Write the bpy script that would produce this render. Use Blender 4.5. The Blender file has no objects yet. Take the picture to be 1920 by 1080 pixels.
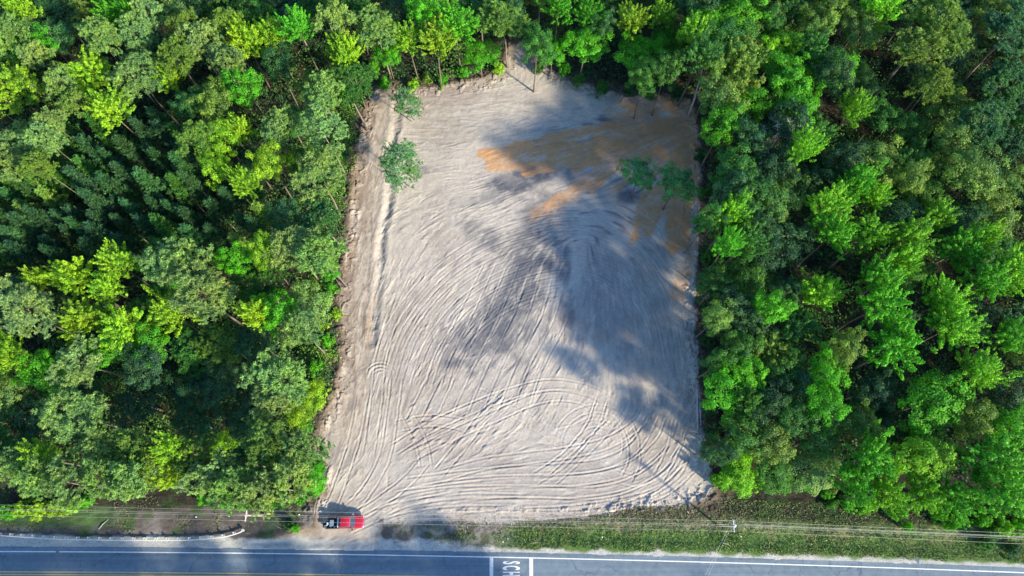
import bpy, math, random
import numpy as np
from mathutils import Vector

random.seed(7); rng = np.random.default_rng(7)
C = bpy.context.scene
COL = C.collection
R_ = math.radians

# ------------------------------------------------------------------ camera / light / exposure
FPX, TILT, H = 1356.0, R_(17.5), 120.0
cam_d = bpy.data.cameras.new('camera'); cam = bpy.data.objects.new('camera', cam_d); COL.objects.link(cam)
cam_d.sensor_width = 36.0; cam_d.lens = 36.0*FPX/1920.0; cam_d.clip_end = 5000; cam_d.clip_start = 1
cam.location = (0, 0, H); cam.rotation_euler = (TILT, 0, 0)
C.camera = cam
SUN_EL, SUN_AZ = R_(27), R_(129)          # azimuth clockwise from +y: the sun stands lower right
w = bpy.data.worlds.new('World'); C.world = w; w.use_nodes = True
nt = w.node_tree; nt.nodes.clear()
sky = nt.nodes.new('ShaderNodeTexSky'); sky.sky_type = 'NISHITA'; sky.sun_disc = False
sky.sun_elevation = SUN_EL; sky.sun_rotation = SUN_AZ; sky.air_density = 1.0; sky.dust_density = 0.3; sky.ozone_density = 6.0
bg = nt.nodes.new('ShaderNodeBackground'); bg.inputs['Strength'].default_value = 0.15
wo = nt.nodes.new('ShaderNodeOutputWorld')
nt.links.new(sky.outputs[0], bg.inputs[0]); nt.links.new(bg.outputs[0], wo.inputs[0])
sd = bpy.data.lights.new('sun', 'SUN'); sd.energy = 3.7; sd.angle = R_(3.0); sd.color = (1.0, 0.885, 0.67)
sun = bpy.data.objects.new('sun', sd); COL.objects.link(sun)
sdir = Vector((math.sin(SUN_AZ)*math.cos(SUN_EL), math.cos(SUN_AZ)*math.cos(SUN_EL), math.sin(SUN_EL)))
sun.rotation_euler = sdir.to_track_quat('Z', 'Y').to_euler(); sun.location = (60, -60, 90)
C.view_settings.view_transform = 'Standard'; C.view_settings.look = 'None'
C.view_settings.exposure = 1.32; C.view_settings.gamma = 1.0
C.render.engine = 'CYCLES'
C.cycles.max_bounces = 5; C.cycles.diffuse_bounces = 3; C.cycles.glossy_bounces = 2
C.cycles.transmission_bounces = 3; C.cycles.transparent_max_bounces = 4

# ------------------------------------------------------------------ helpers
def P(px, py, z=0.0):
    """photo pixel (1920 wide) -> world point at height z"""
    dx = (px-960)/FPX; dy = (540-py)/FPX
    ry = dy*math.cos(TILT)+math.sin(TILT); rz = dy*math.sin(TILT)-math.cos(TILT)
    k = (z-H)/rz
    return Vector((dx*k, ry*k, z))
def px_scale(x, y, z):
    d = -( (y)*(-math.sin(TILT)) + (z-H)*math.cos(TILT) )
    return FPX/d
def to_px(x, y, z=0.0):
    c, s = math.cos(TILT), math.sin(TILT)
    yy = y*c + (z-H)*s; zz = -y*s + (z-H)*c
    return 960+FPX*x/(-zz), 540-FPX*yy/(-zz)
def to_px_np(x, y, z=0.0):
    c, s = math.cos(TILT), math.sin(TILT)
    yy = y*c + (z-H)*s; zz = -y*s + (z-H)*c
    return 960+FPX*x/(-zz), 540-FPX*yy/(-zz)

def mesh_np(name, verts, faces, mat=None, smooth=False):
    verts = np.asarray(verts, dtype=np.float32).reshape(-1, 3); faces = np.asarray(faces, dtype=np.int32)
    me = bpy.data.meshes.new(name)
    n, k = faces.shape
    me.vertices.add(len(verts)); me.vertices.foreach_set('co', verts.ravel())
    me.loops.add(n*k); me.loops.foreach_set('vertex_index', faces.ravel())
    me.polygons.add(n); me.polygons.foreach_set('loop_start', np.arange(0, n*k, k, dtype=np.int32))
    me.polygons.foreach_set('loop_total', np.full(n, k, dtype=np.int32))
    if smooth: me.polygons.foreach_set('use_smooth', np.ones(n, dtype=bool))
    me.update(calc_edges=True)
    if mat: me.materials.append(mat)
    return me
class MB:
    """collects boxes, tubes, profiles into one mesh"""
    def __init__(s): s.v = []; s.f = []
    def add(s, v, f):
        o = len(s.v); s.v += [tuple(a) for a in v]; s.f += [tuple(i+o for i in q) for q in f]
    def box(s, x0, x1, y0, y1, z0, z1, bev=0.0):
        if bev <= 0:
            v = [(x, y, z) for x in (x0, x1) for y in (y0, y1) for z in (z0, z1)]
            s.add(v, [(0,1,3,2),(4,6,7,5),(0,4,5,1),(2,3,7,6),(0,2,6,4),(1,5,7,3)]); return
        b = bev
        rings = []
        for (z, i) in ((z0, b), (z0+b, 0), (z1-b, 0), (z1, b)):
            xa, xb, ya, yb = x0+i, x1-i, y0+i, y1-i
            rings.append([(xa+b,ya,z),(xb-b,ya,z),(xb,ya+b,z),(xb,yb-b,z),(xb-b,yb,z),(xa+b,yb,z),(xa,yb-b,z),(xa,ya+b,z)])
        v = [p for r in rings for p in r]; f = []
        for k in range(3):
            for j in range(8): f.append((k*8+j, k*8+(j+1)%8, (k+1)*8+(j+1)%8, (k+1)*8+j))
        f.append(tuple(range(7, -1, -1))); f.append(tuple(range(24, 32)))
        s.add(v, f)
    def tube(s, pts, rad, n=7, cap=True):
        pts = [Vector(p) for p in pts]
        if not hasattr(rad, '__len__'): rad = [rad]*len(pts)
        v = []; f = []
        for i, p in enumerate(pts):
            d = (pts[min(i+1, len(pts)-1)]-pts[max(i-1, 0)])
            d = d.normalized() if d.length > 1e-9 else Vector((0,0,1))
            a = d.cross(Vector((0,0,1)) if abs(d.z) < .9 else Vector((1,0,0))).normalized(); b = d.cross(a)
            for j in range(n):
                t = 2*math.pi*j/n; v.append(p+(a*math.cos(t)+b*math.sin(t))*rad[i])
        for i in range(len(pts)-1):
            for j in range(n): f.append((i*n+j, i*n+(j+1)%n, (i+1)*n+(j+1)%n, (i+1)*n+j))
        if cap: f.append(tuple(range(n-1, -1, -1))); f.append(tuple(range((len(pts)-1)*n, len(pts)*n)))
        s.add(v, f)
    def mesh(s, name, mat, smooth=False):
        me = bpy.data.meshes.new(name); me.from_pydata([tuple(a) for a in s.v], [], s.f); me.update()
        if mat: me.materials.append(mat)
        if smooth:
            for p in me.polygons: p.use_smooth = True
        return me
    def build(s, name, mat, parent=None, smooth=False):
        return link(name, s.mesh(name, mat, smooth), parent)
def link(name, me, parent=None):
    o = bpy.data.objects.new(name, me); COL.objects.link(o)
    if parent: o.parent = parent
    return o
def tag(o, label=None, cat=None, group=None, kind=None):
    if label: o['label'] = label
    if cat: o['category'] = cat
    if group: o['group'] = group
    if kind: o['kind'] = kind
    return o
def empty(name, loc=(0,0,0), rz=0):
    o = bpy.data.objects.new(name, None); COL.objects.link(o); o.location = loc; o.rotation_euler = (0,0,rz)
    o.empty_display_size = 0.3
    return o
def copy_tree(o, parent=None):
    c = o.copy(); COL.objects.link(c)
    c.parent = parent
    for ch in list(o.children): copy_tree(ch, c)
    return c

# numpy value noise
_tab = np.random.default_rng(99).random((256, 256))
def vnoise(x, y, seed=0):
    x = x+seed*17.31; y = y+seed*7.77
    xi = np.floor(x).astype(int); yi = np.floor(y).astype(int)
    fx = x-xi; fy = y-yi; fx = fx*fx*(3-2*fx); fy = fy*fy*(3-2*fy)
    a = _tab[xi & 255, yi & 255]; b = _tab[(xi+1) & 255, yi & 255]
    c = _tab[xi & 255, (yi+1) & 255]; d = _tab[(xi+1) & 255, (yi+1) & 255]
    return (a*(1-fx)+b*fx)*(1-fy)+(c*(1-fx)+d*fx)*fy
def fbm(x, y, sc, seed=0, octv=4):
    t = 0; amp = .5; tot = 0
    for k in range(octv):
        t = t+amp*vnoise(x/sc*2**k, y/sc*2**k, seed+k*3); tot += amp; amp *= .55
    return t/tot
def sstep(a, b, x):
    t = np.clip((x-a)/(b-a), 0, 1); return t*t*(3-2*t)

# ------------------------------------------------------------------ materials
def new_mat(name, base=(.5,.5,.5), rough=.8, metal=0.0, spec=.3):
    m = bpy.data.materials.new(name); m.use_nodes = True
    b = m.node_tree.nodes['Principled BSDF']
    b.inputs['Base Color'].default_value = (*base, 1); b.inputs['Roughness'].default_value = rough
    b.inputs['Metallic'].default_value = metal; b.inputs['Specular IOR Level'].default_value = spec
    return m
def noisy(name, c1, c2, scale=3.0, rough=.8, metal=0, spec=.3, bump=0.0, detail=6, coat=0):
    m = new_mat(name, c1, rough, metal, spec); t = m.node_tree; b = t.nodes['Principled BSDF']
    tc = t.nodes.new('ShaderNodeTexCoord'); n = t.nodes.new('ShaderNodeTexNoise')
    n.inputs['Scale'].default_value = scale; n.inputs['Detail'].default_value = detail
    r = t.nodes.new('ShaderNodeValToRGB'); r.color_ramp.elements[0].position = .32; r.color_ramp.elements[1].position = .68
    r.color_ramp.elements[0].color = (*c1, 1); r.color_ramp.elements[1].color = (*c2, 1)
    t.links.new(tc.outputs['Object'], n.inputs['Vector']); t.links.new(n.outputs['Fac'], r.inputs[0])
    t.links.new(r.outputs[0], b.inputs['Base Color'])
    if bump:
        bp = t.nodes.new('ShaderNodeBump'); bp.inputs['Strength'].default_value = 1; bp.inputs['Distance'].default_value = bump
        t.links.new(n.outputs['Fac'], bp.inputs['Height']); t.links.new(bp.outputs[0], b.inputs['Normal'])
    if coat: b.inputs['Coat Weight'].default_value = coat; b.inputs['Coat Roughness'].default_value = .08
    return m
def leaf_mat(name, transl=.3, var=.45, rough=.55):
    m = bpy.data.materials.new(name); m.use_nodes = True; t = m.node_tree; b = t.nodes['Principled BSDF']
    oi = t.nodes.new('ShaderNodeObjectInfo'); g = t.nodes.new('ShaderNodeNewGeometry')
    mr = t.nodes.new('ShaderNodeMapRange'); mr.inputs['To Min'].default_value = 1-var; mr.inputs['To Max'].default_value = 1+var
    t.links.new(g.outputs['Random Per Island'], mr.inputs['Value'])
    tc = t.nodes.new('ShaderNodeTexCoord'); n = t.nodes.new('ShaderNodeTexNoise'); n.inputs['Scale'].default_value = .55; n.inputs['Detail'].default_value = 2
    t.links.new(tc.outputs['Object'], n.inputs['Vector'])
    m2 = t.nodes.new('ShaderNodeMapRange'); m2.inputs['From Min'].default_value = .3; m2.inputs['From Max'].default_value = .7
    m2.inputs['To Min'].default_value = .72; m2.inputs['To Max'].default_value = 1.28
    t.links.new(n.outputs['Fac'], m2.inputs['Value'])
    mu = t.nodes.new('ShaderNodeMath'); mu.operation = 'MULTIPLY'
    t.links.new(mr.outputs[0], mu.inputs[0]); t.links.new(m2.outputs[0], mu.inputs[1])
    vm = t.nodes.new('ShaderNodeVectorMath'); vm.operation = 'SCALE'
    hs_ = t.nodes.new('ShaderNodeTexNoise'); hs_.inputs['Scale'].default_value = .28; hs_.inputs['Detail'].default_value = 4
    t.links.new(tc.outputs['Object'], hs_.inputs['Vector'])
    hr = t.nodes.new('ShaderNodeValToRGB'); hr.color_ramp.elements[0].position = .3; hr.color_ramp.elements[1].position = .7
    hr.color_ramp.elements[0].color = (.68, .86, 1.15, 1); hr.color_ramp.elements[1].color = (1.22, 1.12, .8, 1)
    t.links.new(hs_.outputs['Fac'], hr.inputs[0])
    hm = t.nodes.new('ShaderNodeVectorMath'); hm.operation = 'MULTIPLY'
    t.links.new(oi.outputs['Color'], hm.inputs[0]); t.links.new(hr.outputs[0], hm.inputs[1])
    t.links.new(hm.outputs[0], vm.inputs[0]); t.links.new(mu.outputs[0], vm.inputs['Scale'])
    t.links.new(vm.outputs[0], b.inputs['Base Color'])
    b.inputs['Roughness'].default_value = rough; b.inputs['Specular IOR Level'].default_value = .25
    tr = t.nodes.new('ShaderNodeBsdfTranslucent')
    v2 = t.nodes.new('ShaderNodeVectorMath'); v2.operation = 'MULTIPLY'; v2.inputs[1].default_value = (1.25, 1.2, .5)
    t.links.new(vm.outputs[0], v2.inputs[0]); t.links.new(v2.outputs[0], tr.inputs['Color'])
    mx = t.nodes.new('ShaderNodeMixShader'); mx.inputs[0].default_value = transl
    out = t.nodes['Material Output']
    t.links.new(b.outputs[0], mx.inputs[1]); t.links.new(tr.outputs[0], mx.inputs[2]); t.links.new(mx.outputs[0], out.inputs['Surface'])
    return m
M = {}
M['leaf'] = leaf_mat('broad_leaves', .38); M['needle'] = leaf_mat('pine_needles', .28, .4, .6)
M['bark'] = noisy('bark', (.12,.09,.07), (.2,.16,.12), 5, .9, bump=.03)
M['pine_bark'] = noisy('pine_bark', (.16,.13,.10), (.28,.23,.18), 4, .9, bump=.03)
M['dead_wood'] = noisy('dead_wood', (.36,.33,.30), (.5,.47,.43), 6, .9, bump=.02)

def ground_mat(name, fine=9.0, lo=.75, hi=1.25, bump=.03, fine2=2.2):
    """base colour = soil kind per vertex (plus some painted shade in the clearing), broken up by two noises"""
    m = new_mat(name, (.4,.35,.3), .95, spec=.15); t = m.node_tree; b = t.nodes['Principled BSDF']
    a = t.nodes.new('ShaderNodeAttribute'); a.attribute_name = 'soil'
    tc = t.nodes.new('ShaderNodeTexCoord')
    n = t.nodes.new('ShaderNodeTexNoise'); n.inputs['Scale'].default_value = fine; n.inputs['Detail'].default_value = 5; n.inputs['Roughness'].default_value = .7
    n2 = t.nodes.new('ShaderNodeTexNoise'); n2.inputs['Scale'].default_value = fine2; n2.inputs['Detail'].default_value = 6; n2.inputs['Roughness'].default_value = .7
    for q in (n, n2): t.links.new(tc.outputs['Object'], q.inputs['Vector'])
    mr = t.nodes.new('ShaderNodeMapRange'); mr.inputs['From Min'].default_value = .3; mr.inputs['From Max'].default_value = .7
    mr.inputs['To Min'].default_value = lo; mr.inputs['To Max'].default_value = hi
    m2 = t.nodes.new('ShaderNodeMapRange'); m2.inputs['From Min'].default_value = .3; m2.inputs['From Max'].default_value = .7
    m2.inputs['To Min'].default_value = (1+lo)/2; m2.inputs['To Max'].default_value = (1+hi)/2
    t.links.new(n.outputs['Fac'], mr.inputs['Value']); t.links.new(n2.outputs['Fac'], m2.inputs['Value'])
    mu = t.nodes.new('ShaderNodeMath'); mu.operation = 'MULTIPLY'
    t.links.new(mr.outputs[0], mu.inputs[0]); t.links.new(m2.outputs[0], mu.inputs[1])
    vm = t.nodes.new('ShaderNodeVectorMath'); vm.operation = 'SCALE'
    t.links.new(a.outputs['Color'], vm.inputs[0]); t.links.new(mu.outputs[0], vm.inputs['Scale'])
    t.links.new(vm.outputs[0], b.inputs['Base Color'])
    bp = t.nodes.new('ShaderNodeBump'); bp.inputs['Distance'].default_value = bump
    t.links.new(n.outputs['Fac'], bp.inputs['Height']); t.links.new(bp.outputs[0], b.inputs['Normal'])
    return m
M['clearing'] = ground_mat('graded_soil', 7.0, .80, 1.20, .05)
M['floor'] = ground_mat('leaf_litter', 3.0, .5, 1.5, .15)
M['verge'] = ground_mat('verge_soil_and_grass', 4.0, .7, 1.3, .08)

# ------------------------------------------------------------------ road line (world)
_pts = [P(0,1034), P(640,1040), P(1280,1052.5), P(1920,1074)]
_co = np.polyfit([p.x for p in _pts], [p.y for p in _pts], 2)
def edge(x): return np.polyval(_co, x)

# ------------------------------------------------------------------ clearing outline (photo pixels on the ground)
OUT = [(588,985),(600,930),(606,880),(592,845),(600,800),(625,745),(640,690),(642,620),(634,560),(646,480),(655,400),(664,320),(680,250),(690,190),(712,165),
       (760,172),(850,158),(905,150),(940,138),(958,85),(985,80),(1003,110),(1040,140),(1100,160),(1180,182),(1240,178),(1292,188),(1308,250),(1312,330),(1306,450),(1302,560),(1304,680),
       (1312,800),(1328,870),(1334,912),(1322,934),(1270,948),(1190,950),(1130,966),(1060,976),(960,980),(800,979),(720,984),(708,1004),(735,1022),(690,1028),(600,1030),(500,1030),(470,1018),(540,1000)]
OUTW = [P(*p) for p in OUT]
def in_poly(X, Y, poly):
    ins = np.zeros(X.shape, bool); n = len(poly)
    for i in range(n):
        x0, y0 = poly[i][0], poly[i][1]; x1, y1 = poly[(i+1) % n][0], poly[(i+1) % n][1]
        if y0 == y1: continue
        c = ((y0 > Y) != (y1 > Y)) & (X < (x1-x0)*(Y-y0)/(y1-y0)+x0); ins ^= c
    return ins
def poly_dist(X, Y, poly, closed=True):
    d = np.full(X.shape, 1e9); n = len(poly)
    for i in range(n if closed else n-1):
        ax, ay = poly[i][0], poly[i][1]; bx, by = poly[(i+1) % n][0], poly[(i+1) % n][1]
        vx, vy = bx-ax, by-ay; L = vx*vx+vy*vy+1e-9
        t = np.clip(((X-ax)*vx+(Y-ay)*vy)/L, 0, 1)
        d = np.minimum(d, np.hypot(X-ax-t*vx, Y-ay-t*vy))
    return d

# ------------------------------------------------------------------ detailed terrain sheet
RES = .10
XA, XB, YA, YB = -40.0, 42.0, -8.4, 89.0
nx = int((XB-XA)/RES)+1; ny = int((YB-YA)/RES)+1
gx = XA+np.arange(nx)*RES; gy = YA+np.arange(ny)*RES
HF = np.zeros((ny, nx))
def deposit(pts, amp, sig):
    """pts (n,2) every 0.1 m, amp (n,), sig scalar: gaussian ridge line"""
    pts = np.asarray(pts)
    k = int(math.ceil(sig*2.6/RES)); ix = np.round((pts[:,0]-XA)/RES).astype(int); iy = np.round((pts[:,1]-YA)/RES).astype(int)
    nrm = .1/(sig*math.sqrt(2*math.pi))
    for dy in range(-k, k+1):
        for dx in range(-k, k+1):
            jx, jy = ix+dx, iy+dy; ok = (jx >= 0) & (jx < nx) & (jy >= 0) & (jy < ny)
            ex = XA+jx*RES-pts[:,0]; ey = YA+jy*RES-pts[:,1]
            wv = amp*np.exp(-(ex*ex+ey*ey)/(2*sig*sig))*nrm
            np.add.at(HF, (jy[ok], jx[ok]), wv[ok])
def dense(path, step=.1):
    """smooth catmull-rom through world points, resampled"""
    p = np.array([(a[0], a[1]) for a in path], float)
    p = np.vstack([2*p[0]-p[1], p, 2*p[-1]-p[-2]]); out = []
    for i in range(1, len(p)-2):
        t = np.linspace(0, 1, 24, endpoint=False)[:, None]
        a, b, c, d = p[i-1], p[i], p[i+1], p[i+2]
        out.append(.5*((2*b)+(c-a)*t+(2*a-5*b+4*c-d)*t*t+(3*b-a-3*c+d)*t**3))
    out.append(p[-2][None]); q = np.vstack(out)
    s = np.r_[0, np.cumsum(np.hypot(*np.diff(q, axis=0).T))]
    u = np.arange(0, s[-1], step)
    return np.c_[np.interp(u, s, q[:,0]), np.interp(u, s, q[:,1])]
def normals2(q):
    d = np.gradient(q, axis=0); L = np.hypot(d[:,0], d[:,1])+1e-9
    return np.c_[-d[:,1]/L, d[:,0]/L]
def fade(n, k=12):
    f = np.ones(n); k = max(1, min(k, n//2)); f[:k] = np.linspace(0, 1, k); f[-k:] = np.linspace(1, 0, k); return f
def wheel(q, off=0.0, a=1.0, seed=0):
    n = normals2(q); f = fade(len(q))*a*(.6+.8*vnoise(np.arange(len(q))*.04, np.zeros(len(q)), seed))
    for o, am, sg in ((0, -.045, .11), (.26, .042, .09), (-.26, .042, .09)):
        deposit(q+n*(off+o), f*am, sg)
def track(pxs, a=1.0, gauge=1.85, seed=0, single=False):
    q = dense([P(*p) for p in pxs])
    if single: wheel(q, 0, a, seed)
    else: wheel(q, gauge/2, a, seed); wheel(q, -gauge/2, a*.9, seed+5)

DIRS = [(800,200,0),(800,260,-3),(850,320,4),(950,200,5),(1100,190,0),(1200,220,3),(1000,280,10),(1100,330,25),(1230,300,38),(1280,400,80),
 (690,250,83),(670,400,85),(665,600,86),(655,750,78),(620,850,70),(700,330,83),(685,500,87),(680,680,82),
 (760,400,30),(800,380,25),(900,380,20),(740,480,72),(760,560,68),(800,500,52),(850,450,40),(950,420,25),(1080,400,0),(1180,430,-32),(1250,520,-62),(1290,650,-82),
 (850,560,52),(900,620,55),(960,560,58),(1000,620,64),(1050,560,75),(1040,680,60),(1080,620,85),(1150,600,90),(1200,650,-84),(1200,720,-72),(1120,500,-80),
 (760,650,70),(720,760,80),(700,850,72),(800,700,60),(900,700,55),(850,780,35),(900,820,40),(1000,780,58),(1050,850,-25),(1200,820,45),(1250,850,50),(1290,800,62),
 (800,920,8),(700,930,35),(900,930,-3),(1000,900,3),(1100,920,5),(1200,930,15),(1280,900,30),(960,960,-5),(1100,960,-3),(650,900,50),(640,970,20),(560,1010,10),(980,110,85)]
_dw = np.array([[P(a,b).x, P(a,b).y, R_(c)] for a, b, c in DIRS])
def dirfield(x, y):
    d2 = (x[:,None]-_dw[None,:,0])**2+(y[:,None]-_dw[None,:,1])**2+.5
    wt = d2**-1.3; c = (wt*np.cos(2*_dw[:,2])).sum(1); s = (wt*np.sin(2*_dw[:,2])).sum(1)
    return .5*np.arctan2(s, c)
def strokes(n, lmin, lmax, amp, sig, region=None, jit=.12, seed=1):
    r = np.random.default_rng(seed)
    px = r.uniform(590, 1335, n*3); py = r.uniform(85, 1025, n*3)
    ok = in_poly(px, py, OUT)
    if region is not None: ok &= in_poly(px, py, region)
    px, py = px[ok][:n], py[ok][:n]
    w0 = np.array([P(a, b)[:2] for a, b in zip(px, py)]); m = len(w0)
    if m == 0: return
    L = r.uniform(lmin, lmax, m)*r.uniform(.5, 1, m); dj = r.normal(0, jit, m)
    cur = w0.copy(); ang = dirfield(cur[:,0], cur[:,1])+dj; P_ = [cur.copy()]
    A = [np.zeros(m)]; steps = int(lmax/.1); sg = r.choice([-1, 1, 1], m); am = amp*r.uniform(.35, 1.0, m)*sg
    prev = ang
    for k in range(steps):
        if k % 4 == 0:
            a = dirfield(cur[:,0], cur[:,1])+dj; d = a-prev; d = (d+math.pi/2) % math.pi-math.pi/2; prev = prev+d
        cur = cur+.1*np.c_[np.cos(prev), np.sin(prev)]
        t = k*.1/L; f = np.where(t < 1, np.sin(np.clip(t, 0, 1)*math.pi)**.5, 0)
        P_.append(cur.copy()); A.append(f*am)
    pts = np.concatenate(P_); aa = np.concatenate(A); k = np.abs(aa) > 1e-4
    pts, aa = pts[k], aa[k]; qx, qy = to_px_np(pts[:,0], pts[:,1]); k = in_poly(qx, qy, OUT)
    deposit(pts[k], aa[k], sig)
strokes(1700, 2, 11, .10, .13, jit=.12, seed=21); strokes(900, 1, 5, .14, .2, jit=.2, seed=22)
SM = HF.copy(); HF[:] = 0                      # streaks of turned, darker or drier soil
_gX, _gY = np.meshgrid(gx, gy)
strokes(2600, 2, 9, .045, .09, jit=.16, seed=1)
strokes(600, 4, 14, .04, .13, jit=.1, seed=2)
strokes(1500, .5, 3, .085, .13, jit=.35, seed=3)
strokes(650, 2, 10, .08, .10, region=[(700,200),(1000,400),(1080,700),(1000,900),(680,900),(700,400)], jit=.1, seed=4)
HF *= .54*(.25+1.35*sstep(.3, .68, fbm(_gX, _gY, 2.6, 5, 3)))
# the sweeping arch of grader passes
base = [(690,720),(728,610),(800,515),(890,450),(990,412),(1085,400),(1170,425),(1235,480),(1278,560),(1300,660)]
for k in range(13):
    s = 1-.036*k; cx, cy = 1050, 760
    j = random.uniform(-4, 4)
    p = [(cx+(a-cx)*s+j, cy+(b-cy)*s+j*.5) for a, b in base]
    track(p[(k*3) % 3:], a=.55+.25*random.random(), single=True, seed=k)
for k in range(9):
    x = 820+k*26
    track([(x-60+k*3,790-k*3),(x-10,690),(x+40,590),(x+90-k*4,490)], a=.8, single=True, seed=30+k)
# tyre loops
T = [
 [(735,845),(800,805),(880,768),(960,738),(1030,722),(1100,732),(1150,760),(1180,805),(1190,860),(1172,905)],
 [(765,858),(850,815),(930,780),(1000,750),(1060,742),(1115,758),(1155,800)],
 [(740,800),(800,790),(860,795),(900,815)],
 [(830,892),(900,872),(980,860),(1060,850),(1140,830),(1195,795),(1218,758)],
 [(760,908),(850,896),(950,886),(1050,880),(1130,870),(1190,838),(1228,772)],
 [(740,935),(830,915),(920,905),(1010,902),(1100,898),(1180,878),(1238,832),(1262,780)],
 [(700,968),(760,940),(850,925),(1000,922),(1120,924),(1200,900),(1258,850),(1282,790)],
 [(860,952),(950,945),(1080,945),(1180,928),(1250,890),(1292,825)],
 [(930,965),(1040,962),(1150,948),(1240,922),(1300,872)],
 [(640,985),(700,950),(760,905),(800,860)],[(625,980),(680,930),(720,860),(735,780),(745,700)],[(610,975),(640,900),(665,820),(680,740)],
 [(650,992),(740,955),(860,938),(980,938)],[(690,860),(705,760),(715,670),(735,600)],
 [(980,760),(1030,800),(1090,850),(1150,890),(1200,905)],[(890,735),(960,770),(1040,820),(1100,870)],
 [(1000,900),(1060,860),(1110,800),(1130,745)],[(1030,905),(1090,850),(1150,790)],
 [(760,770),(790,830),(800,880)],[(820,890),(870,830),(900,790),(960,730)],
 [(1230,905),(1262,840),(1275,770)],[(1210,925),(1270,880),(1300,800)]]
for i, p in enumerate(T): track(p, a=1.05, seed=60+i)
for i, r in enumerate((22, 36, 50, 64, 80)):
    track([(1118+r*1.0*math.cos(t), 835-r*.95*math.sin(t)) for t in np.linspace(-.5+.5*(i%2), 3.5-.6*(i%3), 12)], a=.62, single=True, seed=90+i)
for i, r in enumerate((10, 18, 26)):
    track([(714+r*math.cos(t), 702-r*.8*math.sin(t)) for t in np.linspace(0, 3.3, 8)], a=1.3, single=True, seed=100+i)
for i in range(22):      # blade marks and dropped ridges
    x, y = random.uniform(760, 930), random.uniform(745, 850); a = R_(random.uniform(20, 60)); L = random.uniform(8, 26)
    q = dense([P(x, y), P(x+L*.5*math.cos(a), y-L*.5*math.sin(a)), P(x+L*math.cos(a), y-L*math.sin(a)+2)])
    deposit(q, fade(len(q))*.14, .16); deposit(q+normals2(q)*.35, fade(len(q))*-.1, .16)

# full coordinates: dense middle, coarser flanks
xl = np.arange(-135, XA-.2, .45); xr = np.arange(XB+.45, 135, .45)
X1 = np.r_[xl, gx, xr]; X, Y = np.meshgrid(X1, gy)
HF *= 1.0
_wx = ((fbm(_gX, _gY, .8, 6, 3)-.5)*2.4).round().astype(int); _iy, _ix = np.indices(HF.shape)
HF = HF[_iy, np.clip(_ix+_wx, 0, nx-1)]
HF += (fbm(_gX, _gY, .5, 8, 3)-.5)*.05
Z = np.zeros(X.shape); Z[:, len(xl):len(xl)+nx] = HF
PX, PY = to_px_np(X, Y)
wob = (fbm(X, Y, 3.0, 4)-.5)*14
inside = in_poly(PX+wob, PY+wob*.7, OUT)
dcl = poly_dist(X, Y, [(p.x, p.y) for p in OUTW]); dcl = np.where(inside, dcl, -dcl)
EDG = edge(X); above = Y-EDG                    # metres from the white edge line
def blend(c, col, m): return c*(1-m[..., None])+np.array(col)[None, None, :]*m[..., None]
n1 = fbm(X, Y, 9, 11); n2 = fbm(X, Y, 2.2, 12, 5); n3 = fbm(X, Y, .6, 13, 3)
Cc = np.zeros(X.shape+(3,)); Cc[:] = (.035, .032, .022)                           # litter
Cc = blend(Cc, (.03,.055,.018), sstep(.5, .62, n2)*.8)
Cc = blend(Cc, (.12,.095,.07), sstep(-4.5, -.5, dcl+(n2-.5)*4)*.85)             # churned margin
# sand
sand = np.zeros_like(Cc); sand[:] = (.44, .388, .325)
sand = blend(sand, (.33,.28,.23), sstep(.42, .7, n1)*.7)
sand = blend(sand, (.43,.385,.34), sstep(.52, .75, n2)*.5)
def pxblob(cx, cy, rx, ry, rot=0, soft=.6):
    a = R_(rot); dx, dy = PX-cx, -(PY-cy)
    u = (dx*math.cos(a)+dy*math.sin(a))/rx; v = (-dx*math.sin(a)+dy*math.cos(a))/ry
    r = np.hypot(u, v)+(fbm(X, Y, 2.5, 31)-.5)*1.1
    return 1-sstep(1-soft, 1+soft*.5, r)
left = 1-sstep(0, 1, (PX-(715-(PY-200)*.06))/14)                                # tan strip at the left
left = left*(1-sstep(770, 860, PY)*.8)
sand = blend(sand, (.43,.355,.28), left*.75)
sand = blend(sand, (.22,.17,.13), left*sstep(.48, .62, fbm(X*1.6, Y*.7, 1.1, 22, 5))*.45)
sand = blend(sand, (.22,.16,.115), left*sstep(.5, .62, fbm(X, Y*.25, 1.6, 21))*.6)
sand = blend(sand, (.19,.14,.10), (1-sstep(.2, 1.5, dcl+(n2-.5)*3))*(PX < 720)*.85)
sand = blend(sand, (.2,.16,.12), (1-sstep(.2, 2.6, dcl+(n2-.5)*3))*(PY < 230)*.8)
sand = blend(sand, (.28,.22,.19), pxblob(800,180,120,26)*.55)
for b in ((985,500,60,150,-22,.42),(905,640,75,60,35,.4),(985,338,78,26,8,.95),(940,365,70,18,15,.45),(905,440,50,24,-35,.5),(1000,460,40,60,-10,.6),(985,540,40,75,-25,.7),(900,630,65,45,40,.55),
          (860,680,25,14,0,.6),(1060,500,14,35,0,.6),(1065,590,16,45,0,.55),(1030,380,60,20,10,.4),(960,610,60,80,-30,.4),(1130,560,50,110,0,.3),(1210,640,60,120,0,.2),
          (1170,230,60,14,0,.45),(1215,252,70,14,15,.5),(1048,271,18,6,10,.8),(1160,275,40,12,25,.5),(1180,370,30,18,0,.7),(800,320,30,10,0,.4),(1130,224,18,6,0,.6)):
    sand = blend(sand, (.10,.105,.12), pxblob(*b[:5])*min(1, b[5]*1.25)*(.65+.7*sstep(.3, .7, fbm(X*.6+Y*.4, Y*.6-X*.4, .9, 41))).clip(0, 1))  # dark soil patches; the central wedge also has soft tree shade painted in
SMX = np.zeros_like(X); SMX[:, len(xl):len(xl)+nx] = SM
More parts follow.
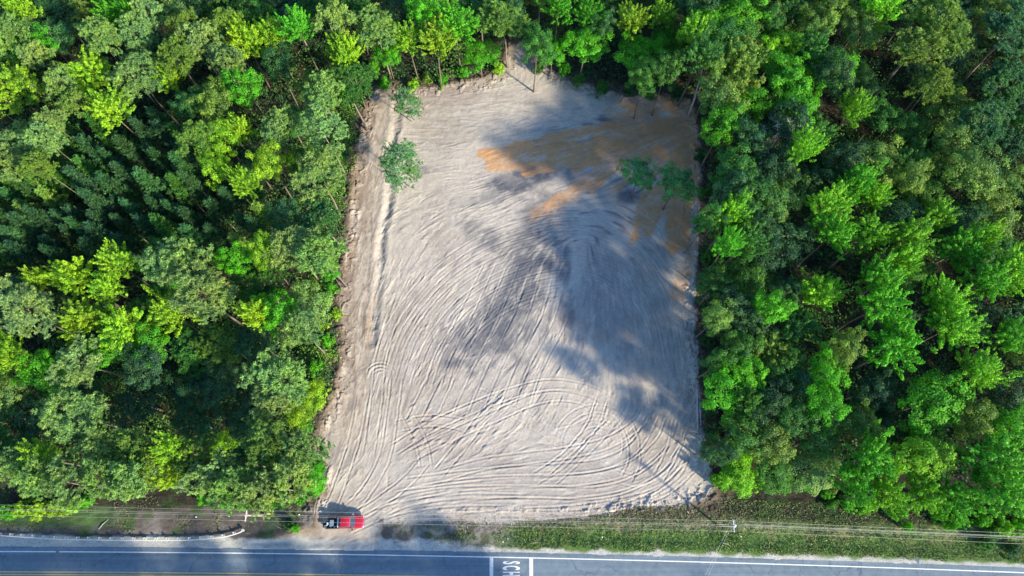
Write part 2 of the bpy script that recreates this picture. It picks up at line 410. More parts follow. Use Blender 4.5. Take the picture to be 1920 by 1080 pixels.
DK = pxblob(980,500,110,170,-25,.7)+pxblob(920,640,110,90,30,.7)+pxblob(1120,380,150,90,0,.7)+pxblob(1160,250,160,50,5,.7)
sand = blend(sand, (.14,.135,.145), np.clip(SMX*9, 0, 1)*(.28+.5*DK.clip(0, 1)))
sand = blend(sand, (.50,.45,.37), np.clip(-SMX*12, 0, 1)*.45)
# orange clay spread in streaks from the right hand edge
OR = np.zeros_like(X)
r = np.random.default_rng(5)
ends = [(905,288,1),(930,296,1),(960,275,.9),(925,312,.8),(985,318,1),(1015,300,.9),(1040,260,.8),(1100,248,.8),(1060,300,.9),(1090,320,.9),(1000,400,.55),(1050,380,.6),(1100,350,.8),(990,415,.4),
        (1180,205,.6),(1150,215,.5),(1240,180,1),(1265,470,1),(1275,465,1),(1258,440,1),(1205,440,.8),(1212,430,.8),(1175,455,.6),(1200,400,.7),(1150,360,.6),(1240,400,.7),(1120,290,.8),(1270,560,.45)]
for ex, ey, st in ends:
    for q in range(3):
        sx, sy = r.uniform(1262, 1312), r.uniform(225, 300) if ey < 500 else 460
        e2 = (ex+r.uniform(-14, 14), ey+r.uniform(-9, 9)); mid = ((sx+e2[0])/2+r.uniform(-10,10), (sy+e2[1])/2-14+r.uniform(-8,8))
        ln = [(sx, sy), mid, e2]; wdt = r.uniform(4, 10)
        for a, b in zip(ln[:-1], ln[1:]):
            x0, x1 = min(a[0], b[0])-25, max(a[0], b[0])+25; y0, y1 = min(a[1], b[1])-25, max(a[1], b[1])+25
            k = (PX > x0) & (PX < x1) & (PY > y0) & (PY < y1)
            dd = poly_dist(PX[k], PY[k]*1.0, [a, b], closed=False)
            OR[k] = np.maximum(OR[k], st*(1-sstep(wdt*.3, wdt*1.4, dd+(n2[k]-.5)*10)))
OR = np.maximum(OR, pxblob(1290,300,26,120,0)*.9)
OR *= .68+.5*sstep(.35, .6, fbm(X*1.0+Y*.45, Y*2.2-X*1.0, 1.8, 51))
sand = blend(sand, (.50,.255,.10), (OR*(.8+.6*sstep(.35, .62, fbm(X*.5+Y*.2, Y*1.8-X*.7, .8, 57)))).clip(0, 1)*.85)
sand *= (.9+.2*n3)[..., None]
# pale dried patches low in the clearing
sand = blend(sand, (.48,.44,.39), pxblob(1110,850,95,9,-32)*.6)
sand = blend(sand, (.43,.39,.345), pxblob(960,910,330,60,0,.5)*.35)
m_in = sstep(-.5, .4, dcl+(n2-.5)*1.4)
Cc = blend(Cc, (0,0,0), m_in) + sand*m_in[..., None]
# verge
vb = P(960, 985).y
bankw = 7.0+(n1-.5)*2
isv = (above < bankw) & (~inside)
tR = sstep(-6, 8, X)
g1 = sstep(.44, .60, fbm(X, Y, 1.6, 61, 5))
dirt = np.zeros_like(Cc); dirt[:] = (.105,.09,.078)
dirt = blend(dirt, (.22,.2,.18), sstep(.5, .72, fbm(X, Y, 2.6, 63, 5))*.7*(1-tR))
dirt = blend(dirt, (.05,.10,.025), sstep(.56, .68, fbm(X, Y, 3.2, 64, 5))*.7)
dirt = blend(dirt, (.06,.13,.03), (1-sstep(-66, -58, X))*sstep(3, 4.5, above)*.8)
gr = np.zeros_like(Cc); gr[:] = (.10,.17,.045)
gr = blend(gr, (.16,.14,.07), sstep(.46, .68, n2)*.55)
gr = blend(gr, (.22,.19,.11), sstep(3.6, 5.4, above+(n2-.5)*2)*.7*(1-.6*sstep(30, 45, X)))
gr = blend(gr, (.04,.09,.03), (sstep(1.9, 2.6, above)*(1-sstep(3.2, 4.2, above)))*.55)
vg = dirt*(1-tR[..., None])+gr*tR[..., None]
midv = sstep(-26, -20, X)*(1-sstep(-6, 2, X))                                   # worn verge below the truck
vg = blend(vg, (.26,.24,.2), midv*sstep(.4, .6, fbm(X, Y, 1.8, 66, 5))*.75)
vm_ = (1-sstep(bankw-1.2, bankw+.4, above))*(1-m_in)
Cc = Cc*(1-vm_[..., None])+vg*vm_[..., None]
# pale shoulder
shw = np.where(X < -8, 2.35, 1.35)+(n2-.5)*1.3
gsh = (1-sstep(shw-.3, shw+.25, above))
gcol = np.zeros_like(Cc); gcol[:] = (.43,.42,.38); gcol *= (.85+.3*n3)[..., None]
gcol = blend(gcol, (.18,.17,.14), sstep(.58, .72, fbm(X, Y*2, 1.2, 71))*.35)
Cc = Cc*(1-gsh[..., None])+gcol*gsh[..., None]
# heights
Z += (n2-.5)*.10*sstep(0, 1.5, np.abs(dcl)) + (n3-.5)*.03
Z += np.where(inside, 0, (fbm(X, Y, 1.1, 81)-.4)*.45*sstep(0, 1.5, -dcl))*sstep(2.5, 4, above)
berm = .55*np.exp(-((dcl+.3)/.8)**2)*(.45+.9*(fbm(X, Y, 1.3, 82, 3)-.4)); Z += np.where((PX < 700) | (PX > 1290) | (PY < 210), berm, 0)
lump = sstep(.5, .75, fbm(X, Y, .9, 83))*.35*(1-sstep(1.0, 3.5, np.abs(dcl+.5))); Z += np.where((PY < 960), lump, 0)
ditch = [P(748,183)[:2], P(742,240)[:2], P(728,290)[:2], P(733,340)[:2], P(726,400)[:2], P(713,450)[:2], P(712,520)[:2], P(703,590)[:2], P(697,640)[:2]]
dd = poly_dist(X, Y, ditch, closed=False)
jag = (fbm(X, Y, 1.5, 84)-.5)*.9
dm = np.exp(-((dd+jag*.8)/.7)**2)*(.35+.65*sstep(.35, .6, fbm(X, Y, 3, 86)))
Z -= dm*.38
Z += np.exp(-((np.abs(dd+jag)-1.2)/.5)**2)*.10
Z -= sstep(1.5, 3, above)*(1-sstep(3.4, 5.5, above))*.25*tR
Z *= sstep(.1, 1.2, above); Z = np.where(above < .62, -.12, Z+.02)
# split the sheet into clearing, verge and forest floor
NY, NX = X.shape
V = np.c_[X.ravel(), Y.ravel(), Z.ravel()]; idx = np.arange(NY*NX).reshape(NY, NX)
F = np.stack([idx[:-1,:-1], idx[:-1,1:], idx[1:,1:], idx[1:,:-1]], -1).reshape(-1, 4)
ins_f = inside[:-1,:-1].ravel(); abv = above[:-1,:-1].ravel(); vf = (vm_[:-1,:-1].ravel() > .5) | (abv < 3)
kill = abv < .25
def sub(name, m, mat):
    f = F[m & ~kill]; u, inv = np.unique(f, return_inverse=True)
    me = mesh_np(name, V[u], inv.reshape(f.shape), mat, True)
    at = me.color_attributes.new('soil', 'FLOAT_COLOR', 'POINT')
    c = np.c_[Cc.reshape(-1, 3)[u], np.ones(len(u))].astype(np.float32); at.data.foreach_set('color', c.ravel())
    return tag(link(name, me), kind='structure')
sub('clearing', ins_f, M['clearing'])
sub('verge', ~ins_f & vf, M['verge'])
sub('forest_floor', ~ins_f & ~vf, M['floor'])
# far ground sheet
g = MB(); g.add([(-3000,-3000,-.8),(3000,-3000,-.8),(3000,3000,-.8),(-3000,3000,-.8)], [(0,1,2,3)])
tag(g.build('ground', noisy('far_ground', (.03,.055,.02), (.07,.06,.035), .12, .95)), kind='structure')

# ------------------------------------------------------------------ road
def ribbon(name, x0, x1, o0, o1, z, mat, n=160, kind='structure', skirt=False):
    xs = np.linspace(x0, x1, n); v = []; f = []
    for x in xs: v += [(x, edge(x)+o0, z), (x, edge(x)+o1, z)]
    for i in range(n-1): f.append((2*i, 2*i+2, 2*i+3, 2*i+1))
    mb = MB(); mb.add(v, f); o = mb.build(name, mat); tag(o, kind=kind); return o
asph = noisy('asphalt', (.125,.17,.21), (.165,.21,.25), 1.1, .85, bump=.004, detail=12)
t = asph.node_tree; b_ = t.nodes['Principled BSDF']; src_ = b_.inputs['Base Color'].links[0].from_socket
tc = t.nodes.new('ShaderNodeTexCoord'); mp = t.nodes.new('ShaderNodeMapping'); mp.inputs['Scale'].default_value = (.03, 1.3, 1)
sn = t.nodes.new('ShaderNodeTexNoise'); sn.inputs['Scale'].default_value = 1; sn.inputs['Detail'].default_value = 5
t.links.new(tc.outputs['Object'], mp.inputs[0]); t.links.new(mp.outputs[0], sn.inputs['Vector'])
mr_ = t.nodes.new('ShaderNodeMapRange'); mr_.inputs['From Min'].default_value = .3; mr_.inputs['From Max'].default_value = .7; mr_.inputs['To Min'].default_value = .8; mr_.inputs['To Max'].default_value = 1.2
t.links.new(sn.outputs['Fac'], mr_.inputs['Value'])
vo = t.nodes.new('ShaderNodeTexVoronoi'); vo.feature = 'DISTANCE_TO_EDGE'; vo.inputs['Scale'].default_value = .16
wn_ = t.nodes.new('ShaderNodeTexNoise'); wn_.inputs['Scale'].default_value = .8; wn_.inputs['Detail'].default_value = 6
av = t.nodes.new('ShaderNodeVectorMath'); av.operation = 'MULTIPLY_ADD'; av.inputs[1].default_value = (2.2, 2.2, 0)
t.links.new(tc.outputs['Object'], wn_.inputs['Vector']); t.links.new(wn_.outputs['Color'], av.inputs[0]); t.links.new(tc.outputs['Object'], av.inputs[2]); t.links.new(av.outputs[0], vo.inputs['Vector'])
cr_ = t.nodes.new('ShaderNodeMapRange'); cr_.inputs['From Max'].default_value = .012; cr_.inputs['To Min'].default_value = .62; t.links.new(vo.outputs['Distance'], cr_.inputs['Value'])
mm_ = t.nodes.new('ShaderNodeMath'); mm_.operation = 'MULTIPLY'; t.links.new(mr_.outputs[0], mm_.inputs[0]); t.links.new(cr_.outputs[0], mm_.inputs[1])
vs_ = t.nodes.new('ShaderNodeVectorMath'); vs_.operation = 'SCALE'; t.links.new(src_, vs_.inputs[0]); t.links.new(mm_.outputs[0], vs_.inputs['Scale']); t.links.new(vs_.outputs[0], b_.inputs['Base Color'])
M['white_paint'] = noisy('white_road_paint', (.6,.6,.58), (.86,.86,.83), 5, .6, detail=8)
M['yellow_paint'] = noisy('yellow_road_paint', (.62,.42,.10), (.8,.58,.2), 5, .6, detail=8)
CL = -(P(0,1034).y-P(0,1074.5).y)                 # offset of the centre line
ribbon('road', -420, 420, CL*2-.75, .75, .03, asph)
ribbon('road_shoulder', -420, 420, CL*2-3.2, CL*2-.6, .012, noisy('pale_shoulder', (.3,.28,.25), (.45,.42,.37), 1.5, .95))
ribbon('south_verge', -420, 420, CL*2-9, CL*2-3.0, .0, noisy('mown_verge', (.05,.09,.03), (.13,.12,.06), .7, .95))
gapx = P(108,1035).x
for a, b in ((-420, gapx-.25), (gapx+.25, 420)): ribbon('edge_line', a, b, -.075, .075, .034, M['white_paint'])
ribbon('edge_line', -420, 420, CL*2-.075, CL*2+.075, .034, M['white_paint'])
for s, xa_, xb_ in ((-1,-420,P(921,1075).x-.4),(1,-420,P(921,1075).x-.4),(-1,P(996,1075).x+.4,420),(1,P(996,1075).x+.4,420)): ribbon('centre_line', xa_, xb_, CL+s*.19-.07, CL+s*.19+.07, .034, M['yellow_paint'])
for pxx in (921.5, 996):
    x = P(pxx, 1062).x; mb = MB(); y1 = edge(x)-.08; y0 = edge(x)+CL*2+.08
    mb.add([(x-.28,y0,.035),(x+.28,y0,.035),(x+.28,y1,.035),(x-.28,y1,.035)], [(0,1,2,3)])
    tag(mb.build('transverse_line', M['white_paint']), kind='structure')
# the lettering on the lane: reads downwards in the picture, tops of the letters to the right
fc = bpy.data.curves.new('school_text', 'FONT'); fc.body = 'SCHOOL'; fc.size = 1.0; fc.space_character = 1.45; fc.offset = .028
fo = bpy.data.objects.new('tmp_text', fc); COL.objects.link(fo); bpy.context.view_layer.update()
me = bpy.data.meshes.new_from_object(fo.evaluated_get(bpy.context.evaluated_depsgraph_get())); bpy.data.objects.remove(fo)
co = np.array([v.co[:] for v in me.vertices]); mn, mx_ = co.min(0), co.max(0)
pt = P(958, 1052.5); xl0, xr0 = P(942.5, 1062).x, P(975, 1062).x
span = 4.75
for v in me.vertices:
    u = (v.co.x-mn[0])/(mx_[0]-mn[0]); h = (v.co.y-mn[1])/(mx_[1]-mn[1])
    v.co = (xl0+h*(xr0-xl0), pt.y-u*span, .036)
me.materials.append(M['white_paint']); me.update()
tag(link('road_lettering', me), kind='structure')

# ------------------------------------------------------------------ tree builders
def unit(v): return v/(np.linalg.norm(v, axis=-1, keepdims=True)+1e-9)
def leaves(c, n, L, W, axis=None, r=rng):
    N = len(c); n = unit(n)
    t = r.normal(size=(N, 3)) if axis is None else axis
    t = unit(t-(t*n).sum(1, keepdims=True)*n); b = np.cross(n, t)
    L = np.broadcast_to(L, N)[:, None]; W = np.broadcast_to(W, N)[:, None]
    v = np.stack([c-t*L*.5, c+b*W*.5-t*L*.08, c+t*L*.5, c-b*W*.5-t*L*.08], 1).reshape(-1, 3)
    return v, np.arange(N*4).reshape(N, 4)
def crown_broad(seed, R, hc, ratio=.95, nc=46, per=135, ls=.31):
    r = np.random.default_rng(seed); vs = []; cc = []
    for i in range(nc):
        z = 1-(i+.5)/nc*1.62; a = i*2.39996+r.uniform(-.5, .5); q = math.sqrt(max(0, 1-z*z))
        d = np.array([q*math.cos(a), q*math.sin(a), z])+r.normal(0, .12, 3)
        rr = R*r.uniform(.58, .98)*(1+.18*math.sin(a*2+seed)+.12*math.sin(a*3+seed*2))
        c = d*np.array([rr, rr, rr*ratio])+[0, 0, hc]; rc = R*r.uniform(.17, .31); cc.append((c, rc))
    for c, rc in cc:
        n = int(per*r.uniform(.75, 1.25)); out = unit(c-np.array([0, 0, hc-R*.3]))
        d = unit(r.normal(size=(n, 3))+out*.75); p = c+d*rc*r.uniform(.45, 1.12, (n, 1))*[1, 1, .72]
        nn = d*.8+out*.4+np.array([0, 0, .55])+r.normal(0, .45, (n, 3))
        v, _ = leaves(p, nn, ls*r.uniform(.6, 1.25, n), ls*.68*r.uniform(.6, 1.2, n), r=r); vs.append(v)
    n = 500; d = unit(r.normal(size=(n, 3))); p = d*R*r.uniform(.2, .75, (n, 1))+[0, 0, hc]
    v, _ = leaves(p, d+r.normal(0, .5, (n, 3)), ls*1.2, ls*.8, r=r); vs.append(v)
    v = np.vstack(vs); return v, [c for c, _ in cc]
def crown_feather(seed, R, hc, ratio=1.0, ns=95, per=74, ls=.31):
    """leafy shoots that stand outwards and up, ragged outline"""
    r = np.random.default_rng(seed); vs = []; cc = []
    for i in range(ns):
        z = 1-(i+.5)/ns*1.5; a = i*2.39996+r.uniform(-.6, .6); q = math.sqrt(max(0, 1-z*z))
        d = np.array([q*math.cos(a), q*math.sin(a), z]); lob = 1+.22*math.sin(a*3+seed)+.14*math.sin(a*5+seed*1.7)
        tip = d*np.array([R, R, R*ratio])*r.uniform(.62, 1.06)*lob+[0, 0, hc]
        ax = unit(np.array([d[0], d[1], d[2]*.5+.75])+r.normal(0, .18, 3)); L = R*r.uniform(.32, .6)
        n = int(per*r.uniform(.7, 1.3)); s = r.uniform(0, 1, n)**.8; rad = L*.30*(1-s*.72)
        o = unit(r.normal(size=(n, 3))); o = o-(o@ax)[:, None]*ax
        p = tip-ax*L*(1-s)[:, None]+o*rad[:, None]*r.uniform(.6, 1.1, (n, 1))
        nn = o*.8+np.array([0, 0, .6])+ax*.3+r.normal(0, .4, (n, 3))
        v, _ = leaves(p, nn, ls*r.uniform(.6, 1.25, n), ls*.6*r.uniform(.6, 1.2, n), axis=np.tile(ax, (n, 1))+r.normal(0, .5, (n, 3)), r=r); vs.append(v); cc.append(tip-ax*L)
    n = 450; d = unit(r.normal(size=(n, 3))); p = d*R*r.uniform(.2, .7, (n, 1))+[0, 0, hc]
    v, _ = leaves(p, d+r.normal(0, .5, (n, 3)), ls*1.2, ls*.8, r=r); vs.append(v)
    return np.vstack(vs), cc
def crown_pine(seed, R, hc, ratio=.62, npad=36, tufts=15, needles=25, ls=.42, up=.55):
    r = np.random.default_rng(seed); vs = []; cc = []
    for i in range(npad):
        z = 1-(i+.5)/npad*1.55; a = i*2.39996+r.uniform(-.5, .5); q = math.sqrt(max(0, 1-z*z))
        rr = R*r.uniform(.42, .98)*(1+.2*math.sin(a*2+seed))
        c = np.array([q*math.cos(a)*rr, q*math.sin(a)*rr, z*R*ratio+hc+r.normal(0, .15*R)*.5]); cc.append(c); pr = R*r.uniform(.22, .38)
        out = unit(np.array([c[0], c[1], .1]))
        tc = c+unit(r.normal(size=(tufts, 3)))*pr*r.uniform(.35, 1, (tufts, 1))*[1, 1, .42]
        for tpos in tc:
            n = int(needles*r.uniform(.7, 1.3)); d = unit(r.normal(size=(n, 3))+out*.5+np.array([0, 0, up]))
            Ln = ls*r.uniform(.7, 1.2, n); p = tpos+d*Ln[:, None]*.5
            v, _ = leaves(p, np.cross(d, r.normal(size=(n, 3)))+np.array([0, 0, .8]), Ln, (.115*ls/.42), axis=d, r=r); vs.append(v)
    return np.vstack(vs), cc
def crown_young(seed, R, h, nb=58, ls=.4):
    r = np.random.default_rng(seed); vs = []; cc = []
    for i in range(nb):
        t = (i+.5)/nb; zz = h*(.42+.55*t); rr = R*(1-t*.78)*r.uniform(.55, 1.08); a = i*2.39996+r.uniform(-.3, .3)
        tip = np.array([math.cos(a)*rr, math.sin(a)*rr, zz+rr*.3]); cc.append(tip)
        ax = unit(np.array([math.cos(a)*.6, math.sin(a)*.6, .9]))
        n = 62; s = r.uniform(0, 1, n); d = unit(r.normal(size=(n, 3))*.8+ax*.9)
        Ln = ls*r.uniform(.7, 1.2, n); p = tip-ax*(1-s)[:, None]*1.0+d*Ln[:, None]*.5+r.normal(0, .1, (n, 3))
        v, _ = leaves(p, np.cross(d, r.normal(size=(n, 3)))+np.array([0, 0, .8]), Ln, .13, axis=d, r=r); vs.append(v)
    return np.vstack(vs), cc
def trunk_mesh(seed, h, r0, targets, mat, lean=.3, stems=1, frac=.45, limbs=16):
    r = random.Random(seed); mb = MB()
    for s in range(stems):
        ox, oy = (0, 0) if stems == 1 else (r.uniform(-.5, .5), r.uniform(-.5, .5))
        k = 6; pts = [(ox*(1+i*.8)+math.sin(i*1.3+seed)*lean*i/k*.5, oy*(1+i*.8)+math.cos(i*1.1+seed)*lean*i/k*.5, h*.94*i/k-(.25 if i == 0 else 0)) for i in range(k+1)]
        rad = [r0*(1.25 if i == 0 else 1-.85*i/k) for i in range(k+1)]; mb.tube(pts, [q/math.sqrt(stems) for q in rad], 8)
        tg = r.sample(list(targets), min(limbs//stems, len(targets)))
        for c in tg:
            b = max(h*frac, min(h*.9, c[2]-math.hypot(c[0], c[1])*r.uniform(.4, .8))); i = min(k-1, int(b/(h*.94)*k)); f = b/(h*.94)*k-i
            f = min(max(f, 0), 1)
            p0 = Vector(pts[i]).lerp(Vector(pts[i+1]), f); p1 = Vector(c); m = p0.lerp(p1, .55)+Vector((0, 0, -.25))
            q = r0*.34*(1-.5*b/h); mb.tube([p0, m, p1], [q, q*.65, q*.22], 5)
    return mb.mesh('trunk', mat, True)
# prototypes: (crown mesh, trunk mesh, crown radius, total height, crown centre height)
PROTO = {}
def reg(kind, vf, trunk, R, h, hc, mat):
    v, _ = vf; me = mesh_np('crown', v, np.arange(len(v)).reshape(-1, 4), mat)
    PROTO.setdefault(kind, []).append((me, trunk, R, h, hc))
for i in range(6):
    h = 17.5+i*.5; R = 3.8; hc = h-R*.95; v = crown_broad(100+i, R, hc, .8+.08*(i % 3), nc=42+2*i); reg('B', v, trunk_mesh(i, h-1, .2, v[1], M['bark']), R, h, hc, M['leaf'])
for i in range(6):
    h = 18.5+i*.5; R = 3.8; hc = h-R*1.0; v = crown_feather(200+i, R, hc, .95+.1*(i % 3), ns=88+4*i); reg('F', v, trunk_mesh(i+9, h-1, .2, v[1], M['bark']), R, h, hc, M['leaf'])
for i in range(5):
    h = 19+i*.5; R = 3.8; hc = h-R*.62; v = crown_pine(300+i, R, hc, .55+.08*(i % 3), npad=34+2*i); reg('P', v, trunk_mesh(i+20, h-.5, .17, v[1], M['pine_bark'], lean=.5, frac=.6), R, h, hc, M['needle'])
for i in range(4):
    h = 15+i*.4; R = 1.9; v = crown_young(400+i, R, h); reg('Y', v, trunk_mesh(i+30, h, .11, v[1], M['pine_bark'], frac=.4), R, h, h*.8, M['needle'])
for i in range(2):   # light, see-through clearing trees
    h = 10; R = 3.4; hc = 7.2; v = crown_pine(500+i, R, hc, .7, npad=52, tufts=15, needles=17, ls=.32, up=.2); reg('S', v, trunk_mesh(i+40, h-1, .13, v[1], M['dead_wood'], stems=3, frac=.3, limbs=24), R, h, hc, M['leaf'])
for i in range(4):   # shrubs
    R = 1.5; hc = .95; v = crown_broad(600+i, R, hc, .75, nc=22, per=60, ls=.24); reg('U', v, trunk_mesh(i+50, 1.4, .05, v[1], M['bark'], stems=3, frac=.15, limbs=8), R, 2.0, hc, M['leaf'])

COLS = {'lime': ((.25,.45,.02), 'bright yellow-green'), 'green': ((.095,.37,.015), 'vivid green'), 'mid': ((.065,.20,.03), 'mid green'),
        'dark': ((.04,.115,.04), 'dark green'), 'pale': ((.22,.36,.095), 'pale grey-green'), 'olive': ((.16,.28,.045), 'olive green'), 'blue': ((.055,.165,.05), 'bluish green')}
KN = {'B': ('broadleaf_tree', 'rounded broadleaf tree', 'tree', 'rounded broadleaf trees around the clearing'),
      'F': ('broadleaf_tree', 'ragged broadleaf tree', 'tree', 'ragged broadleaf trees around the clearing'),
      'P': ('pine_tree', 'tall pine', 'pine tree', 'tall pines around the clearing'),
      'Y': ('pine_tree', 'slender young pine', 'pine tree', 'slender young pines in the dense left wood'),
      'S': ('small_tree', 'thin open tree', 'tree', 'single trees left standing in the clearing'),
      'U': ('shrub', 'low leafy shrub', 'shrub', 'shrubs along the wood edges')}
OUTSIDE = []    # trees wholly beyond the picture: one mass
placed = []     # x, y, R, hc
records = []
def plant(kind, px, py, rpx, col, hs=1.0, label=None, base=None, jitter=.12):
    pr = random.choice(PROTO[kind]); me, tr, R0, h0, hc0 = pr
    sz = hs*random.uniform(.94, 1.06)
    hc = hc0*sz
    p = P(px, py, hc); R = rpx/px_scale(p.x, p.y, hc)*(1.14 if kind in 'BF' else 1.05)
    return plant_w(kind, p.x, p.y, R, col, sz, pr, label, (px, py))
def plant_w(kind, x, y, R, col, sz, pr=None, label=None, px=None):
    pr = pr or random.choice(PROTO[kind]); me, tr, R0, h0, hc0 = pr
    s = R/R0
    a0, b0_ = px or to_px(x, y, hc0*sz); a1, b1 = to_px(x, y, 0); rp = R*13
    if kind != 'U' and (not (-rp < a0 < 1920+rp and -rp < b0_ < 1080+rp)) and (not (-5 < a1 < 1925 and -5 < b1 < 1085)):
        placed.append((x, y, R, hc0*sz)); OUTSIDE.append((x, y, s, sz, 0 if kind == 'B' else 1 if kind == 'F' else 2)); return None
    root = empty(KN[kind][0], (x, y, -.02), random.uniform(0, 6.283))
    e1 = random.uniform(.88, 1.14)
    root.scale = (s*e1, s/e1, sz); root.rotation_euler.x = random.uniform(-.05, .05); root.rotation_euler.y = random.uniform(-.05, .05)
    cr = link('crown', me, root); tk = link('trunk', tr, root)
    if kind == 'P': R *= 1.12; s = R/R0; root.scale = (s*e1, s/e1, sz)
    c = np.array(COLS[col][0])
    if col == 'lime' and x > 30: c = c*np.array([.72, .98, .9])
    c = c*random.uniform(.85, 1.15)*np.array([random.uniform(.9, 1.12), 1, random.uniform(.85, 1.2)])
    cr.color = (*c, 1)
    q = px or to_px(x, y, hc0*sz)
    placed.append((x, y, R, hc0*sz))
    records.append([root, kind, col, R, q, label])
    return root

# ------------------------------------------------------------------ trees read off the photograph: kind, x, y, radius (photo px), colour
HT = """
F 32 20 30 lime;P 22 62 36 pale;F 18 172 50 lime;B 62 82 26 green;B 96 70 28 blue;P 75 108 24 pale;F 205 20 26 green;F 246 12 20 green
P 193 80 32 pale;F 163 140 42 lime;P 276 33 30 pale;P 340 38 26 olive;P 254 72 33 pale;P 252 135 46 pale;P 366 72 32 pale;P 333 108 32 olive
P 430 110 34 pale;F 208 203 38 lime;F 316 140 28 lime;F 455 75 32 lime;F 505 58 30 lime;F 560 45 28 green;B 480 28 28 mid;P 416 40 26 olive
B 520 125 28 blue;B 353 197 25 blue;B 400 202 32 olive;B 460 165 30 green;P 102 160 22 pale;P 107 228 23 pale;P 137 195 25 olive;P 88 268 30 pale
P 20 280 38 pale;P 78 312 24 olive;P 366 270 28 olive;B 415 260 32 lime;F 450 243 22 lime;B 410 310 25 lime;B 498 302 28 lime;F 464 342 26 lime
P 525 235 32 pale;P 598 178 35 pale;P 605 240 38 pale;P 588 318 40 pale;F 632 100 30 lime;P 620 42 28 pale
F 133 527 42 lime;F 76 515 24 lime;F 207 490 33 lime;F 212 540 27 lime;P 328 500 48 pale;P 372 552 50 pale;P 42 590 50 pale;F 155 600 38 lime
F 232 612 42 lime;F 315 590 38 lime;F 14 670 36 lime;B 72 692 40 green;P 150 672 38 pale;B 215 652 34 green;B 282 642 32 green;B 270 690 36 dark
B 480 470 24 lime;B 444 487 25 green;F 474 574 27 lime;B 516 592 36 green;P 562 622 38 pale;P 530 700 45 pale;P 546 462 42 pale;P 602 470 36 pale
B 527 412 30 blue;P 600 402 34 blue;B 480 640 32 dark;B 620 512 16 green
P 140 785 50 pale;P 240 830 32 olive;F 80 866 33 lime;P 8 880 36 pale;P 62 905 34 pale;P 122 908 34 pale;P 182 905 34 pale;P 240 908 34 pale
F 318 848 30 lime;F 320 888 30 lime;B 428 840 26 lime;P 200 862 34 pale;P 262 868 33 olive;P 388 905 36 pale;P 440 920 36 pale;P 492 912 38 pale
P 546 893 36 pale;P 560 838 36 pale;B 585 898 22 green;P 510 832 38 olive;P 455 866 34 blue;B 577 756 34 lime;P 522 748 38 pale;P 370 850 34 olive
P 707 52 36 pale;F 652 108 28 lime;F 767 68 28 lime;F 813 76 34 lime;F 852 36 40 green;B 795 12 28 green;B 900 100 28 green;P 950 32 36 olive
B 1005 82 28 mid;B 1036 92 20 green;B 1097 86 33 green;F 1046 10 28 green;F 1100 20 28 green;F 1186 28 30 lime;F 1242 28 26 lime
B 1200 100 36 green;B 1250 78 34 green;B 1132 46 22 blue;B 1212 146 24 mid;B 1252 132 28 mid;B 725 100 24 green;B 682 150 20 mid
F 1300 64 30 lime;B 1332 38 30 green;B 1400 30 40 green;B 1455 38 25 mid;B 1460 84 34 lime;B 1390 88 34 olive;B 1552 20 34 olive;B 1518 44 24 olive
B 1606 50 36 olive;F 1655 15 36 lime;P 1763 32 50 olive;P 1712 96 38 olive;P 1755 164 34 olive;B 1570 130 38 green;F 1602 206 28 lime;B 1472 140 38 green
B 1490 190 38 green;B 1346 130 22 olive;B 1420 192 30 green;B 1356 236 35 green;B 1420 266 26 blue;F 1520 274 30 lime;B 1650 298 38 olive
B 1712 336 24 olive;F 1600 340 32 green;B 1786 265 34 olive;P 1848 242 44 blue;B 1830 322 42 olive;P 1900 60 50 blue;P 1880 152 44 blue;B 1782 108 33 dark
F 1376 404 36 lime;F 1368 455 24 green;B 1330 402 25 mid;F 1546 386 36 lime;F 1588 368 30 green;F 1646 364 30 lime;F 1562 440 36 green;F 1630 443 38 lime
F 1704 438 38 lime;F 1748 400 34 lime;F 1804 458 40 green;F 1850 436 28 lime;F 1852 520 40 green;F 1904 504 42 lime;F 1534 542 40 lime;F 1648 573 44 green
F 1640 508 36 green;F 1700 502 32 lime;F 1772 558 42 lime;F 1784 618 46 lime;F 1688 654 48 green;B 1347 532 32 mid;B 1345 592 28 olive;B 1440 574 30 green
B 1400 520 34 mid;B 1590 650 30 olive;B 1472 540 24 blue;B 1382 650 32 mid;B 1392 700 34 green;B 1342 682 26 mid;B 1470 690 34 mid;B 1552 696 34 green
F 1832 702 38 lime;F 1900 636 36 green;B 1357 738 40 green;B 1402 800 40 mid;B 1340 838 26 dark;B 1502 728 36 blue;B 1482 790 32 mid;B 1556 768 34 green
B 1540 824 34 mid;B 1746 752 50 green;B 1642 728 34 dark;B 1812 784 34 olive;B 1386 888 34 lime;B 1440 878 36 mid;B 1533 880 40 pale;F 1640 858 44 green
F 1602 910 38 green;B 1722 868 40 lime;F 1662 930 36 lime;F 1732 918 38 lime;F 1862 870 54 green;F 1894 922 48 green;F 1802 928 38 green;B 1900 798 36 green
"""
EDGE_LOW = {(1386,888),(1440,878),(1533,880),(585,898),(577,756),(428,840),(620,512),(682,150),(725,100),(1036,92),(900,100)}
for row in HT.strip().replace('\n', ';').split(';'):
    k, a, b, r0, c = row.split(); a, b, r0 = float(a), float(b), float(r0)
    hs = 1.0
    if (int(a), int(b)) in EDGE_LOW: hs = .55
    elif c in ('dark', 'mid', 'blue'): hs = .86
    elif b < 170 and 690 < a < 1290: hs = .85 if (a < 1000 or b < 60) else .64
    if 1310 < a < 1440 and b > 600: hs = min(hs, .95)
    if 1310 < a < 1540 and b < 520: hs = 1.14 if b > 250 else 1.0
    plant(k, a, b, r0, c, hs)
n_hand = len(records)
